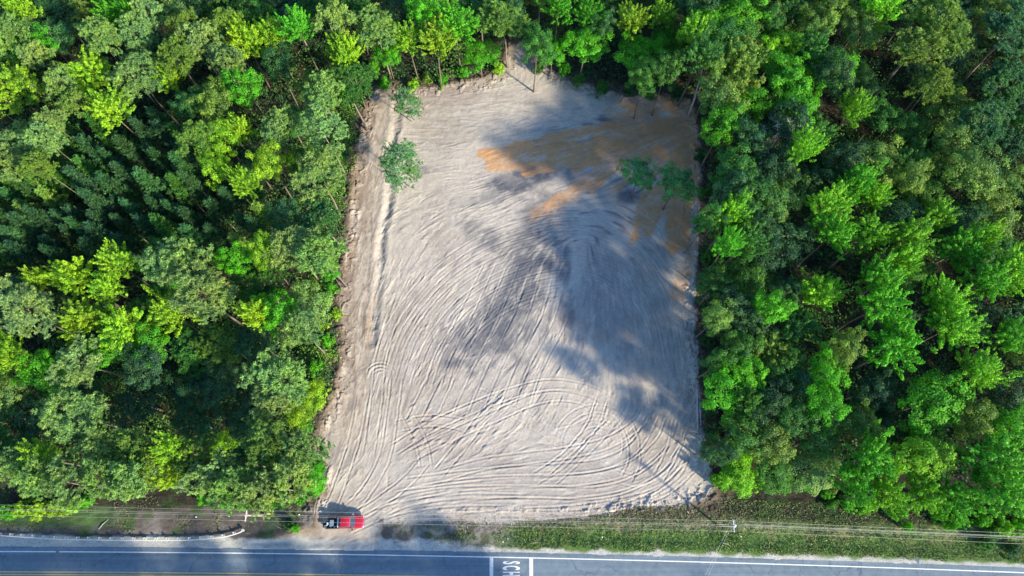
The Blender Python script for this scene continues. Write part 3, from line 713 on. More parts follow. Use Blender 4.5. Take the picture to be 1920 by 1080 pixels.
# dense young pines of the left wood
YP = [(110,235),(300,205),(390,320),(470,340),(510,440),(420,450),(300,440),(110,480),(-40,480),(-40,335),(60,335)]
rf = np.random.default_rng(11)
for it in range(2600):
    a, b = rf.uniform(-40, 510), rf.uniform(200, 480)
    if not in_poly(np.array([a]), np.array([b]), YP)[0]: continue
    hs = rf.uniform(.85, 1.15); p = P(a, b, 12*hs); R = rf.uniform(1.7, 2.5)
    if any(math.hypot(p.x-q[0], p.y-q[1]) < (2.7 if q[2] < 2.7 else q[2]*.8) for q in placed): continue
    plant_w('Y', p.x, p.y, R, str(rf.choice(['dark','dark','blue','dark','mid','olive'])), hs, px=(a, b))
# the trees between: read as the mixed mass between the named crowns
FILL = [([(-190,-170),(690,-170),(690,90),(640,250),(600,480),(570,700),(550,850),(540,880),(-190,880)], 5200, 'L'),
        ([(690,-170),(1300,-170),(1310,120),(1180,90),(1050,50),(960,0),(880,60),(700,60)], 1400, 'T'),
        ([(1300,-170),(2110,-170),(2110,950),(1900,920),(1500,850),(1370,850),(1352,600),(1345,200),(1310,120)], 6000, 'R')]
for poly, n, reg_ in FILL:
    pa = np.array(poly)
    for it in range(n):
        a, b = rf.uniform(pa[:,0].min(), pa[:,0].max()), rf.uniform(pa[:,1].min(), pa[:,1].max())
        if not in_poly(np.array([a]), np.array([b]), poly)[0]: continue
        if reg_ == 'L': kind = 'P' if rf.random() < .62 else 'B'
        else: kind = 'B' if rf.random() < .8 else 'F'
        hs = rf.uniform(.62, .8); R = rf.uniform(3.0, 4.2)
        deep = reg_ == 'L' and 150 < a < 500 and 670 < b < 835
        if deep: kind = 'B'; hs = rf.uniform(.5, .66)
        if reg_ == 'R' and a < 1600 and b < 560: hs = rf.uniform(.9, 1.12)
        if reg_ == 'R' and a < 1480 and 560 <= b < 840: hs = rf.uniform(.82, .95)
        hcz = (17 if kind == 'P' else 15)*hs
        p = P(a, b, hcz)
        fc_ = .78 if (reg_ == 'R' and a < 1480) else 1
        if any(math.hypot(p.x-q[0], p.y-q[1]) < (q[2]*.72+R*.62)*fc_ for q in placed): continue
        pool = ['dark','mid','blue','pale','mid','olive','dark'] if reg_ == 'L' else ['dark','mid','dark','mid','dark','blue','olive']
        if deep: pool = ['dark', 'dark', 'mid']
        plant_w(kind, p.x, p.y, R, str(rf.choice(pool)), hs, px=(a, b))
# trees across the road, outside the picture: they shade the road and the truck
for it in range(900):
    x, y = rf.uniform(-95, 60), rf.uniform(-44, CL*2-15.5)
    if x > 22 and y > -34: continue
    R = rf.uniform(3.0, 4.2)
    if any(math.hypot(x-q[0], y-q[1]) < (q[2]*.55+R*.55) for q in placed): continue
    plant_w('B' if rf.random() < .6 else 'P', x, y, R, 'mid', rf.uniform(.8, 1.02))
# single trees in the clearing
L1 = plant('S', 750, 308, 42, 'blue', 1.05, 'thin blue-green tree standing alone in the clearing near its left ditch')
L2 = plant('S', 765, 196, 28, 'mid', .72, 'small thin tree with pale stems at the clearing\'s upper left corner')
L3 = plant('B', 1200, 328, 27, 'blue', .6, 'left one of two dark leafy trees on the orange soil in the clearing')
L4 = plant('B', 1266, 346, 31, 'blue', .62, 'right one of two dark leafy trees on the orange soil in the clearing')
for o in (L1, L2): 
    for c in o.children:
        if c.name.startswith('crown'): c.color = (.19, .38, .15, 1)
for o in (L3, L4):
    for c in o.children:
        if c.name.startswith('crown'): c.color = (.11, .32, .09, 1)
# shrubs on the wood edges and the roadside
SHR = """628 300 14 green;640 240 12 olive;648 170 12 green;700 128 13 green;612 410 13 green;622 355 12 olive;610 560 14 green;630 590 12 lime;612 640 14 green;600 610 14 lime;622 540 12 green
592 690 15 green;600 735 14 lime;570 800 15 green;560 780 14 lime;598 880 15 green;590 915 16 green;560 930 16 green;530 942 14 mid;500 944 14 green;460 946 15 green;425 942 14 green;395 938 13 mid
40 952 16 lime;70 956 17 lime;100 952 17 lime;130 946 18 lime;158 940 16 green;15 960 14 green;545 982 12 dark;552 990 9 green;380 935 12 green;590 860 14 mid
1340 860 14 dark;1352 900 16 lime;1376 905 18 lime;1400 898 18 lime;1420 905 16 lime;1470 905 16 green;1510 908 16 green;1555 910 16 olive;1550 925 12 green;1560 945 12 mid;1590 945 14 green
1620 950 14 lime;1690 958 14 green;1760 965 14 green;1800 972 15 green;1840 975 16 green;1880 985 17 lime;1915 985 16 green;1860 1000 16 mid;1850 1020 14 mid;1900 1030 14 dark;1780 985 10 green;1700 985 9 green
1325 640 13 dark;1328 700 13 mid;1332 580 14 mid;1326 480 14 mid;1322 420 13 dark;1330 770 14 dark;1335 820 14 mid;1326 540 12 dark;1320 360 12 mid;1316 290 13 dark
830 150 12 green;800 145 12 olive;775 160 11 lime;870 135 12 green;1060 130 12 green;1085 150 12 mid;1130 165 13 mid;1180 168 13 dark;1220 170 14 mid;1270 175 13 dark;935 128 11 lime;1010 125 11 mid;720 155 12 green"""
for row in SHR.replace('\n', ';').split(';'):
    a, b, r0, c = row.split(); o = plant('U', float(a), float(b), float(r0), c, random.uniform(.9, 1.9))

# ---- labels: every visible tree gets one that singles it out
def col_of(a, b):
    if b > 1085: return 'across the road'
    if a < 700 and not (b < 120 and a > 640):
        return ['at left picture edge', 'well inside left wood', 'deep in left wood', 'in left wood', 'left of clearing'][min(4, max(0, int(a//130)))]
    if b > 1080: return 'across the road'
    if a < 1310 and b < 200: return 'behind clearing top'
    if a < 1310: return 'beside the clearing'
    return ['right of clearing', 'in right wood', 'deep in right wood', 'well inside right wood', 'at right picture edge'][min(4, max(0, int((a-1310)//125)))]
ROWS = ['at very top', 'level with clearing top', 'level with orange soil', 'level with paired trees', 'below paired tree level', 'at clearing centre level', 'above tyre loop level', 'at tyre loop level', 'just above the verge', 'along the road']
buckets = {}
for rec in records:
    root, kind, col, R, (a, b), lab = rec
    nm, desc, cat, grp = KN[kind]
    vis = True
    if lab: tag(root, lab, cat, 'single trees left standing in the clearing'); continue
    if not vis: tag(root, 'tree of the surrounding woods standing beyond the picture edge', cat, 'trees beyond the picture edge'); continue
    row = ROWS[min(9, max(0, int((b+20)//108)))]
    cname = COLS[col][1]; d = desc
    buckets.setdefault((cname, d, col_of(a, b), row, cat, grp), []).append((root, R, a))
ORD = ['leftmost', 'second from left', 'third from left', 'fourth from left', 'fifth from left', 'sixth from left', 'seventh from left', 'eighth from left', 'ninth from left', 'tenth from left', 'eleventh from left', 'twelfth from left', 'thirteenth from left']
for (cname, d, cl, row, cat, grp), L in buckets.items():
    L.sort(key=lambda q: q[2])
    for i, (root, R, a) in enumerate(L):
        lab = f"{cname} {d} {cl}, {row}"
        if len(L) > 1: lab = f"{ORD[min(i,12)]} {cname} {d} {cl}, {row}"
        tag(root, lab, cat, grp)
print('TREES', len(records), 'hand', n_hand, {k: sum(1 for r in records if r[1] == k) for k in KN})

# ---- the woods beyond the picture: one mass of instanced trees
src = bpy.data.collections.new('wood_sources')
for k_ in ('B', 'F', 'P'):
    cme, tme = PROTO[k_][1][0], PROTO[k_][1][1]
    cv = np.zeros(len(cme.vertices)*3, np.float32); cme.vertices.foreach_get('co', cv); cv = cv.reshape(-1, 3)
    tv = np.zeros(len(tme.vertices)*3, np.float32); tme.vertices.foreach_get('co', tv); tv = tv.reshape(-1, 3)
    fs = [tuple(int(q) for q in f_) for f_ in np.arange(len(cv)).reshape(-1, 4)]+[tuple(i_+len(cv) for i_ in p_.vertices) for p_ in tme.polygons]
    wm = bpy.data.meshes.new('wood_tree'); wm.from_pydata(np.vstack([cv, tv]).tolist(), [], fs); wm.materials.append(cme.materials[0]); wm.materials.append(tme.materials[0])
    mi = np.zeros(len(fs), np.int32); mi[len(cv)//4:] = 1; wm.polygons.foreach_set('material_index', mi); wm.update()
    so = bpy.data.objects.new('wood_tree_'+'abc'[('B','F','P').index(k_)], wm); so.color = (*COLS['mid' if k_ != 'P' else 'pale'][0], 1); src.objects.link(so)
om = bpy.data.meshes.new('wood_beyond'); om.from_pydata([(q[0], q[1], 0) for q in OUTSIDE], [], [])
for nm_, ty, vals in (('tsc', 'FLOAT_VECTOR', [v_ for q in OUTSIDE for v_ in (q[2], q[2], q[3])]), ('trot', 'FLOAT_VECTOR', [v_ for q in OUTSIDE for v_ in (0, 0, random.uniform(0, 6.28))])):
    at = om.attributes.new(nm_, ty, 'POINT'); at.data.foreach_set('vector', vals)
at = om.attributes.new('tix', 'INT', 'POINT'); at.data.foreach_set('value', [q[4] for q in OUTSIDE])
wo_ = link('wood_beyond', om); tag(wo_, 'green woods carrying on beyond the picture edges', 'woods', kind='stuff')
ng = bpy.data.node_groups.new('woods', 'GeometryNodeTree'); ng.interface.new_socket('Geometry', in_out='INPUT', socket_type='NodeSocketGeometry'); ng.interface.new_socket('Geometry', in_out='OUTPUT', socket_type='NodeSocketGeometry')
gi = ng.nodes.new('NodeGroupInput'); go_ = ng.nodes.new('NodeGroupOutput'); ip = ng.nodes.new('GeometryNodeInstanceOnPoints'); ci = ng.nodes.new('GeometryNodeCollectionInfo')
ci.inputs['Collection'].default_value = src; ci.inputs['Separate Children'].default_value = True; ip.inputs['Pick Instance'].default_value = True
def natt(n_, t_): 
    q = ng.nodes.new('GeometryNodeInputNamedAttribute'); q.data_type = t_; q.inputs['Name'].default_value = n_; return [o_ for o_ in q.outputs if o_.enabled][0]
ng.links.new(gi.outputs[0], ip.inputs['Points']); ng.links.new(ci.outputs[0], ip.inputs['Instance'])
ng.links.new(natt('tix', 'INT'), ip.inputs['Instance Index']); ng.links.new(natt('trot', 'FLOAT_VECTOR'), ip.inputs['Rotation']); ng.links.new(natt('tsc', 'FLOAT_VECTOR'), ip.inputs['Scale'])
ng.links.new(ip.outputs[0], go_.inputs[0]); gm_ = wo_.modifiers.new('woods', 'NODES'); gm_.node_group = ng
print('OUTSIDE', len(OUTSIDE))

# ------------------------------------------------------------------ undergrowth and grass (nobody could count it)
def scatter_leaves(name, pts, zlo, zhi, L, W, cols, mat, up=.8, label=None, cat=None):
    n = len(pts); r = np.random.default_rng(len(pts))
    p = np.c_[pts[:,0], pts[:,1], r.uniform(zlo, zhi, n)]
    v, f = leaves(p, r.normal(0, .6, (n, 3))+[0, 0, up], L*r.uniform(.6, 1.4, n), W*r.uniform(.6, 1.4, n), r=r)
    me = mesh_np(name, v, f, mat); at = me.color_attributes.new('soil', 'FLOAT_COLOR', 'POINT')
    c = np.repeat(cols*r.uniform(.75, 1.25, (n, 1)), 4, axis=0); c = np.c_[c, np.ones(len(c))].astype(np.float32); at.data.foreach_set('color', c.ravel())
    return tag(link(name, me), label, cat, kind='stuff')
def veg_mat():
    m = new_mat('low_plants', (.1,.2,.05), .6, spec=.2); t = m.node_tree
    a = t.nodes.new('ShaderNodeAttribute'); a.attribute_name = 'soil'; t.links.new(a.outputs['Color'], t.nodes['Principled BSDF'].inputs['Base Color']); return m
M['veg'] = veg_mat()
r = np.random.default_rng(77)
def clumpy(n, x0, x1, y0, y1, seed, thr, cn=26, cr=.8):
    c = np.c_[r.uniform(x0, x1, n), r.uniform(y0, y1, n)]; c = c[fbm(c[:,0], c[:,1], 3.5, seed) > thr]
    p = np.repeat(c, cn, axis=0)+r.normal(0, cr*.5, (len(c)*cn, 2)); return p
p = clumpy(15000, -110, 110, 6, 108, 90, .36, 24, 1.1)
qx, qy = to_px_np(p[:,0], p[:,1]); k = ~in_poly(qx, qy, OUT) & (p[:,1]-edge(p[:,0]) > 10); p = p[k]
dd_ = poly_dist(p[:,0], p[:,1], [(q.x, q.y) for q in OUTW]); p = p[(dd_ > 1.0)]
g_ = fbm(p[:,0], p[:,1], 5, 92); cu = np.where(g_[:,None] > .52, np.array([[.07,.17,.03]]), np.array([[.03,.08,.025]]))
scatter_leaves('undergrowth', p, .1, 2.2, .42, .28, cu, M['veg'], label='low leafy undergrowth covering the woodland floor', cat='undergrowth')
# fresh green fringe on the left edge of the clearing
ed = [(560,900),(560,820),(590,760),(612,700),(622,640),(614,560),(625,480),(636,400),(646,320),(660,250),(672,190),(690,140)]
q = dense([P(*e) for e in ed]); c = q[r.integers(0, len(q), 1500)]+np.c_[r.normal(-1.6, 1.3, 1500), r.normal(0, .5, 1500)]
c = c[fbm(c[:,0], c[:,1], 2.5, 95) > .42]; p = np.repeat(c, 26, axis=0)+r.normal(0, .35, (len(c)*26, 2))
qx, qy = to_px_np(p[:,0], p[:,1]); p = p[~in_poly(qx-6, qy, OUT)]
g_ = fbm(p[:,0], p[:,1], 2, 96)[:,None]; cu = np.where(g_ > .5, np.array([[.16,.30,.03]]), np.array([[.08,.19,.03]])); yl = r.random((len(p), 1)) < .03; cu = np.where(yl, np.array([[.6,.6,.3]]), cu)
scatter_leaves('edge_weeds', p, .05, .9, .26, .17, cu, M['veg'], label='bright green weeds along the clearing edge', cat='weeds')
# roadside grass tufts
n = 120000; gx_ = r.uniform(-105, 105, n); go = r.uniform(.9, 9.5, n); p = np.c_[gx_, edge(gx_)+go]
qx, qy = to_px_np(p[:,0], p[:,1])
right = gx_ > -3+r.normal(0, 2, n); den = np.where(right, np.where(go < 1.4+(fbm(gx_, go, 1.4, 97)-.5)*1.2, 0, 1), (fbm(gx_, go, 2.6, 64) > .60)*(go > 2.9)*(r.random(n) < .45))
den = np.where((gx_ > -22) & (gx_ < 0) & (go > 1.7), (fbm(gx_, go, 1.8, 98) > .5)*1.0, den)
k = (den > 0) & ~in_poly(qx, qy, OUT) & (r.random(n) < .35+.65*sstep(.4, .6, fbm(gx_, go*2, 3.5, 104))); p = p[k]; go = go[k]
nn = fbm(p[:,0], p[:,1], 1.6, 99)[:,None]
cu = np.where(nn > .52, np.array([[.15,.23,.055]]), np.array([[.10,.19,.045]])); dry = ((r.random(len(p)) < np.clip((go-3.6)/4, .0, .55)*np.where(p[:,0] > 38, .45, 1)) | (p[:,0] < -3)*(r.random(len(p)) < .35))[:,None]
cu = np.where(dry, np.array([[.22,.19,.12]]), cu)
scatter_leaves('roadside_grass', p, .03, .28, .30, .10, cu, M['veg'], up=.5, label='rough green and dry brown grass on the road verge', cat='grass')
# litter, chips and small sticks along the churned edges
n = 5200; q = dense([tuple(p_[:2]) for p_ in OUTW]); c = q[r.integers(0, len(q), n)]+r.normal(0, .9, (n, 2)); c = c[(c[:,1]-edge(c[:,0])) > 4]
cu = np.where(r.random((len(c), 1)) < .35, np.array([[.42,.37,.3]]), np.array([[.14,.10,.07]]))
scatter_leaves('wood_debris', c, .02, .35, .5, .07, cu, M['veg'], up=1.5, label='broken twigs and bark scattered round the clearing rim', cat='debris')

# ------------------------------------------------------------------ dead and fallen trees
def stick(name, pts, rad, mat, label, cat, twigs=0, group=None, tl=1.5):
    mb = MB(); mb.tube(pts, rad, 7); o = mb.build(name, mat, smooth=True); tag(o, label, cat, group)
    rr = random.Random(len(label))
    if twigs:
        tb = MB(); pts = [Vector(p) for p in pts]
        for i in range(twigs):
            k = rr.uniform(.35, 1)*(len(pts)-1); j = min(int(k), len(pts)-2); p0 = pts[j].lerp(pts[j+1], k-j)
            d = (pts[-1]-pts[0]).normalized()*.6+Vector((rr.uniform(-1,1), rr.uniform(-1,1), rr.uniform(-.1,.8))); d = d.normalized()*tl*rr.uniform(.4, 1)
            q = rad[0]*.35; tb = MB(); tb.tube([p0, p0+d*.5+Vector((0,0,.1)), p0+d], [q, q*.6, q*.25], 5)
            tb.build('branch', mat, o, True)
    return o
b0 = P(1290, 218); tp = P(1322, 112, 13.5)
stick('dead_tree', [(b0.x, b0.y, -.1), (b0.x*.7+tp.x*.3+.2, b0.y*.7+tp.y*.3, 4.2), (b0.x*.35+tp.x*.65, b0.y*.35+tp.y*.65-.3, 9), tuple(tp)], [.2,.17,.12,.04], M['dead_wood'], 'pale bare dead tree leaning at the clearing\'s upper right corner', 'dead tree', 9)
def lying(a, b, r0, label, tw=4, z=.25, bend=3):
    p0, p1 = P(*a, z), P(*b, z); m = p0.lerp(p1, .5)+Vector((random.uniform(-.3,.3), random.uniform(-.3,.3), .15))
    return stick('fallen_trunk', [p0, m, p1], [r0, r0*.8, r0*.4], M['dead_wood'], label, 'fallen trunk', tw, tl=1.6)
lying((1308,808), (1306,700), .17, 'long pale fallen trunk lying along the clearing\'s lower right edge', 3)
lying((1314,798), (1311,742), .10, 'thinner fallen trunk beside the long one at the lower right edge', 3)
lying((1300,735), (1310,655), .09, 'thin branchy fallen trunk above the long pale one at the right edge', 9)
lying((1312,620), (1304,600), .07, 'short pale branch fallen at the right edge, level with the clearing\'s centre', 5)
lying((185,992), (204,973), .09, 'straight pale pole lying on the dirt between guardrail and wires', 0, .1)
lying((500,975), (552,1000), .05, 'thin grey branch lying on the verge between power pole and truck', 3, .1)
lying((700,240), (692,262), .08, 'short branch lying on the tan bank at the clearing\'s upper left', 4)
lying((648,566), (640,590), .08, 'short pale log lying at the clearing\'s left edge', 1)
lying((996,1020), (1010,1016), .05, 'small pale stick lying in the grass above the road lettering', 0, .12)
lying((1352,1018), (1372,1024), .07, 'short pale stick in the mown grass below the right power pole', 0, .12)
# bare grey crown in the right wood
v, cc = crown_broad(900, 3.2, 14.5, .9, nc=60, per=1)
tm = trunk_mesh(77, 17, .2, cc, M['dead_wood'], frac=.5, limbs=60)
q = P(1466, 248, 14.5); d = empty('bare_tree', (q.x, q.y, 0)); link('trunk', tm, d)
tw = MB(); rr = random.Random(3)
for c in cc:
    for j in range(7):
        e = Vector(c)+Vector((rr.uniform(-1,1), rr.uniform(-1,1), rr.uniform(-.2,1)))*.9; tw.tube([c, e], [.035, .012], 4)
tw.build('twigs', M['dead_wood'], d)
tag(d, 'bare blue-grey leafless tree among green crowns in the right wood', 'dead tree')

# ------------------------------------------------------------------ power poles and wires
M['pole'] = noisy('pole_wood', (.36,.3,.2), (.52,.44,.3), 6, .85, bump=.01)
M['fibre'] = new_mat('pale_crossarm', (.62,.63,.62), .5); M['ceramic'] = new_mat('insulator', (.7,.72,.74), .25)
M['yellow'] = new_mat('yellow_sleeve', (.75,.62,.12), .5); M['galv'] = noisy('galvanised_steel', (.55,.58,.6), (.7,.72,.73), 8, .5, .3, bump=.002)
M['wire'] = new_mat('aluminium_wire', (.62,.62,.58), .4, .3); M['black'] = new_mat('black_plastic', (.02,.02,.022), .5)
HP = 9.2
pA = P(498, 966.5, 0); pB = P(1345, 985.0, 0)
ux = (pB-pA); span = ux.length; ud = ux.normalized()
pL = pA-ud*span; pR = pB+ud*span+Vector((0,-1.5,0))
ARM = [-.72, -.05, .72]; WZ = [HP-.12, HP+.12, HP-.12, HP-1.3]
def pole(p, label, transformer=False, service=False):
    r = empty('power_pole', p, math.atan2(ud.y, ud.x))
    mb = MB(); mb.tube([(0,0,-.3),(0,0,4.5),(0,0,HP)], [.17,.145,.11], 12); mb.build('pole_shaft', M['pole'], r, True)
    mb = MB(); mb.box(-.06,.06,-.85,.85,HP-.42,HP-.28,.01); mb.build('crossarm', M['fibre'], r)
    for y in ARM:
        mb = MB(); z0 = HP-.28 if abs(y) > .2 else HP; mb.tube([(0,y,z0),(0,y,z0+.05),(0,y,z0+.1),(0,y,z0+.17)], [.03,.06,.035,.06], 8); mb.build('insulator', M['ceramic'], r, True)
    for s in (-1, 1):
        mb = MB(); mb.tube([(.04, s*.55, HP-.4), (.05, 0, HP-1.0)], .022, 5); mb.build('arm_brace', M['galv'], r)
    if transformer:
        mb = MB(); mb.tube([(.42,.05,HP-2.1),(.42,.05,HP-2.05),(.42,.05,HP-1.25),(.42,.05,HP-1.2)], [.2,.24,.24,.18], 14); t = mb.build('transformer', M['galv'], r, True)
        mb = MB(); mb.tube([(.42,.12,HP-1.2),(.42,.14,HP-.95)], [.05,.03], 7); mb.build('bushing', M['ceramic'], t, True)
    return tag(r, label, 'power pole', 'power poles along the road')
pole(pA, 'wooden power pole with pale crossarm above the curled end of the guardrail')
pole(pB, 'wooden power pole with transformer on the grass below the right wood', True)
pole(pL, 'wooden power pole beyond the left picture edge'); pole(pR, 'wooden power pole beyond the right picture edge')
# yellow guy guard at the first pole
def wire(name, a, b, sag, rad, label, mat=None, grp='overhead wires beside the road'):
    a, b = Vector(a), Vector(b); pts = []
    for i in range(25):
        t = i/24; p = a.lerp(b, t); p.z -= sag*4*t*(1-t); pts.append(p)
    mb = MB(); mb.tube(pts, rad, 5); o = mb.build(name, mat or M['wire'], smooth=True); tag(o, label, 'wire', grp); return o
nv = Vector((-ud.y, ud.x, 0))
offs = [nv*ARM[0], nv*ARM[1], nv*ARM[2], nv*.16]
wn = ['wire nearest the road', 'wire over the pole tops', 'wire nearest the woods', 'thin low wire under the crossarms']
for (a, b, sp) in ((pL, pA, 'left of the first power pole'), (pA, pB, 'between the two power poles'), (pB, pR, 'right of the transformer pole')):
    for o, z, nme in zip(offs, WZ, wn):
        wire('overhead_wire', Vector((a.x, a.y, z))+o, Vector((b.x, b.y, z))+o, 1.1 if z > HP-1 else 1.3, .012 if z > HP-1 else .014, f'{nme}, {sp}')
wire('overhead_wire', Vector((pB.x, pB.y, HP-2.4))+nv*.3, Vector((pR.x, pR.y, HP-2.4))+nv*.3, 1.4, .02, 'lowest cable right of the transformer pole')
pS = P(1262, 1100, 7.5); 
for i, o in enumerate((0, .35)):
    wire('service_wire', (pB.x-.1-o, pB.y, 8.2), (pS.x-o*1.6, pS.y-8, 7.3), .5, .009, ['right', 'left'][i]+' one of two service wires crossing the road diagonally', grp='service wires')
g0 = Vector((pA.x, pA.y, 8.3)); g1 = P(516, 962.5, 0)
wire('guy_wire', g0, g1, 0, .015, 'steel guy wire bracing the power pole by the guardrail', M['galv'])
mb = MB(); mb.tube([g1.lerp(g0, .01), g1.lerp(g0, .3)], .06, 8); tag(mb.build('guy_guard', M['yellow'], smooth=True), 'yellow plastic sleeve on the guy wire beside the power pole', 'guy guard')
g2 = P(1320, 958, 0); wire('guy_wire', (pB.x, pB.y, 8.3), P(1372, 958, 0), 0, .015, 'steel guy wire bracing the transformer pole', M['galv'])

# ------------------------------------------------------------------ guardrail
gp = [(-130,1000),(-60,1001),(0,1004),(40,1006.5),(80,1009),(120,1011),(200,1012.3),(280,1013),(340,1012.8),(385,1010.5),(420,1006.5),(445,1000),(457,994)]
path = dense([P(a, b, .6)[:2] for a, b in gp], .25); nrm_ = normals2(path)
gr_ = tag(empty('guardrail', (path[len(path)//2][0], path[len(path)//2][1], 0)), 'galvanised steel guardrail with a curled end beside the road', 'guardrail'); base0 = path[len(path)//2]
prof = [(0,.75),(.05,.70),(.07,.66),(0,.61),(-.01,.60),(0,.59),(.07,.54),(.05,.50),(0,.45)]
v = []; f = []; m = len(prof)
for i, (p_, n_) in enumerate(zip(path, nrm_)):
    for t_, (o_, z_) in enumerate(prof): v.append((p_[0]-base0[0]-n_[0]*(o_+.02), p_[1]-base0[1]-n_[1]*(o_+.02), z_))
    for t_, (o_, z_) in enumerate(prof): v.append((p_[0]-base0[0]-n_[0]*(o_-.035), p_[1]-base0[1]-n_[1]*(o_-.035), z_))
for i in range(len(path)-1):
    a = i*2*m; b = a+2*m
    for t_ in range(m-1): f += [(a+t_, b+t_, b+t_+1, a+t_+1), (a+m+t_, a+m+t_+1, b+m+t_+1, b+m+t_)]
    f += [(a, a+m, b+m, b), (a+m-1, b+m-1, b+2*m-1, a+2*m-1)]
mb = MB(); mb.add(v, f); mb.build('rail', M['galv'], gr_)
pm = None
for i in range(8, len(path), 7):
    p_, n_ = path[i], nrm_[i]
    if pm is None:
        mb = MB(); mb.box(-.08,.08,.04,.22,-.1,.72,.01); mb.box(-.09,.09,.22,.42,-.1,.78,.01); pm = mb.mesh('post', M['galv'])
    o = link('post', pm, gr_); o.location = (p_[0]-base0[0], p_[1]-base0[1], 0); o.rotation_euler.z = math.atan2(n_[1], n_[0])-math.pi/2
mb = MB(); e = path[-1]-base0; mb.tube([(e[0],e[1]+.05,.42),(e[0],e[1]+.05,.78)], .2, 14); mb.build('end_terminal', M['galv'], gr_)

# ------------------------------------------------------------------ diamond sign seen from behind
sp = P(1704, 1049, 0); sg = tag(empty('road_sign', sp, R_(8)), 'diamond road sign seen from behind on the grass at lower right', 'road sign')
mb = MB(); mb.box(-.04,.04,-.04,.04,-.2,3.0,.01); mb.build('sign_post', M['galv'], sg)
mb = MB(); s = .62; mb.add([(x, y, z) for x in (.05, .062) for y, z in ((0,2.45-s),(s,2.45),(0,2.45+s),(-s,2.45))], [(0,1,2,3),(7,6,5,4),(0,4,5,1),(1,5,6,2),(2,6,7,3),(3,7,4,0)]); mb.build('sign_panel', M['galv'], sg)

# ------------------------------------------------------------------ red pickup truck (x forward, y left, z up)
M['red'] = noisy('red_car_paint', (.36,.006,.02), (.42,.009,.026), 2, .28, spec=.5, coat=1.0)
M['glass'] = new_mat('dark_car_glass', (.03,.05,.06), .06, spec=.9); M['chrome'] = new_mat('chrome_trim', (.75,.75,.76), .2, .9)
M['tyre'] = new_mat('tyre_rubber', (.02,.02,.02), .85); M['rim'] = new_mat('wheel_rim', (.5,.5,.52), .35, .8)
M['liner'] = noisy('bed_liner', (.012,.013,.016), (.03,.03,.035), 9, .75); M['whiteplastic'] = new_mat('white_plastic', (.8,.8,.8), .4)
M['lamp'] = new_mat('lamp_glass', (.75,.78,.8), .15, spec=.7); M['redlamp'] = new_mat('tail_lamp', (.45,.01,.01), .2)
tc_ = P(649, 978.5, .0)
tr = tag(empty('pickup_truck', (tc_.x, tc_.y, .03), R_(1.0)), 'red pickup truck with a loaded open bed parked at the clearing entrance', 'pickup truck')
def section(x, hw, zt, crown=.06, zb=.5, n=7):
    """one cross-section ring: lower side, shoulder, gently crowned top"""
    pts = [(x,-hw*.94,zb),(x,-hw,zb+.22),(x,-hw,zt-.16),(x,-hw*.95,zt-.05),(x,-hw*.82,zt)]
    for i in range(1, n): t = -0.82+1.64*i/n; pts.append((x, hw*t, zt+crown*(1-(t/.82)**2)))
    pts += [(x,hw*.82,zt),(x,hw*.95,zt-.05),(x,hw,zt-.16),(x,hw,zb+.22),(x,hw*.94,zb)]; return pts
def loft(mb, rings, caps=True):
    k = len(rings[0]); v = [p for r_ in rings for p in r_]; f = []
    for i in range(len(rings)-1):
        for j in range(k): f.append((i*k+j, (i+1)*k+j, (i+1)*k+(j+1) % k, i*k+(j+1) % k))
    if caps: f.append(tuple(range(k-1, -1, -1))); f.append(tuple(range((len(rings)-1)*k, len(rings)*k)))
    mb.add(v, [q[::-1] for q in f])
mb = MB()
loft(mb, [section(3.0,.62,.86,.03), section(2.95,.82,1.0,.04), section(2.8,.93,1.08,.05), section(2.4,.98,1.13,.06), section(1.9,.99,1.17,.07), section(1.45,.99,1.2,.07), section(1.25,.99,1.2,.03), section(-.6,.99,1.2,.0), section(-.75,.99,1.2,0)])
mb.box(-.80,-.74,-.93,.93,.62,1.22)
for s in (-1, 1):
    loft(mb, [[(x,s*1.0*q,z) for q, z in ((.99,.52),(1.0,.9),(.99,1.2),(.95,1.27),(.88,1.27),(.86,1.2),(.86,.7),(.9,.52))][::(1 if s < 0 else -1)] for x in (-2.92,-2.9,-.78)])
mb.build('body', M['red'], tr, True)
# cab: roof and pillars, glass set between
def cabring(x, hw, z): return [(x, hw*t, z+.04*(1-t*t)) for t in (-1,-.9,-.5,0,.5,.9,1)]
mb = MB(); top = [cabring(1.0,.66,1.70), cabring(.85,.71,1.79), cabring(.3,.74,1.86), cabring(-.4,.73,1.85), cabring(-.62,.69,1.78)]
v = [p for r_ in top for p in r_]+[(p[0], p[1], p[2]-.07) for r_ in top for p in r_]; k = 7; n5 = 5; f = []
for i in range(n5-1):
    for j in range(k-1): f.append((i*k+j, i*k+j+1, (i+1)*k+j+1, (i+1)*k+j)); f.append((35+i*k+j, 35+(i+1)*k+j, 35+(i+1)*k+j+1, 35+i*k+j+1))
for i in range(n5-1): f += [(i*k, (i+1)*k, 35+(i+1)*k, 35+i*k), (i*k+6, 35+i*k+6, 35+(i+1)*k+6, (i+1)*k+6)]
for j in range(k-1): f += [(j, 35+j, 36+j, j+1), (28+j, 29+j, 64+j, 63+j)]
mb.add(v, f)
for s in (-1, 1):
    for a, b, q in (((1.62,s*.9,1.2),(.98,s*.66,1.70),.045),((-.02,s*.93,1.2),(.1,s*.74,1.79),.05),((-.72,s*.9,1.2),(-.6,s*.69,1.74),.07)): mb.tube([a, b], q, 6)
cab = mb.build('roof', M['red'], tr, True)
gl = MB(); gl.add([(1.6,-.86,1.22),(1.6,.86,1.22),(1.68,0,1.24),(1.0,-.63,1.69),(1.0,.63,1.69),(1.02,0,1.72)], [(0,2,5,3),(2,1,4,5)]); gl.build('windshield', M['glass'], tr)
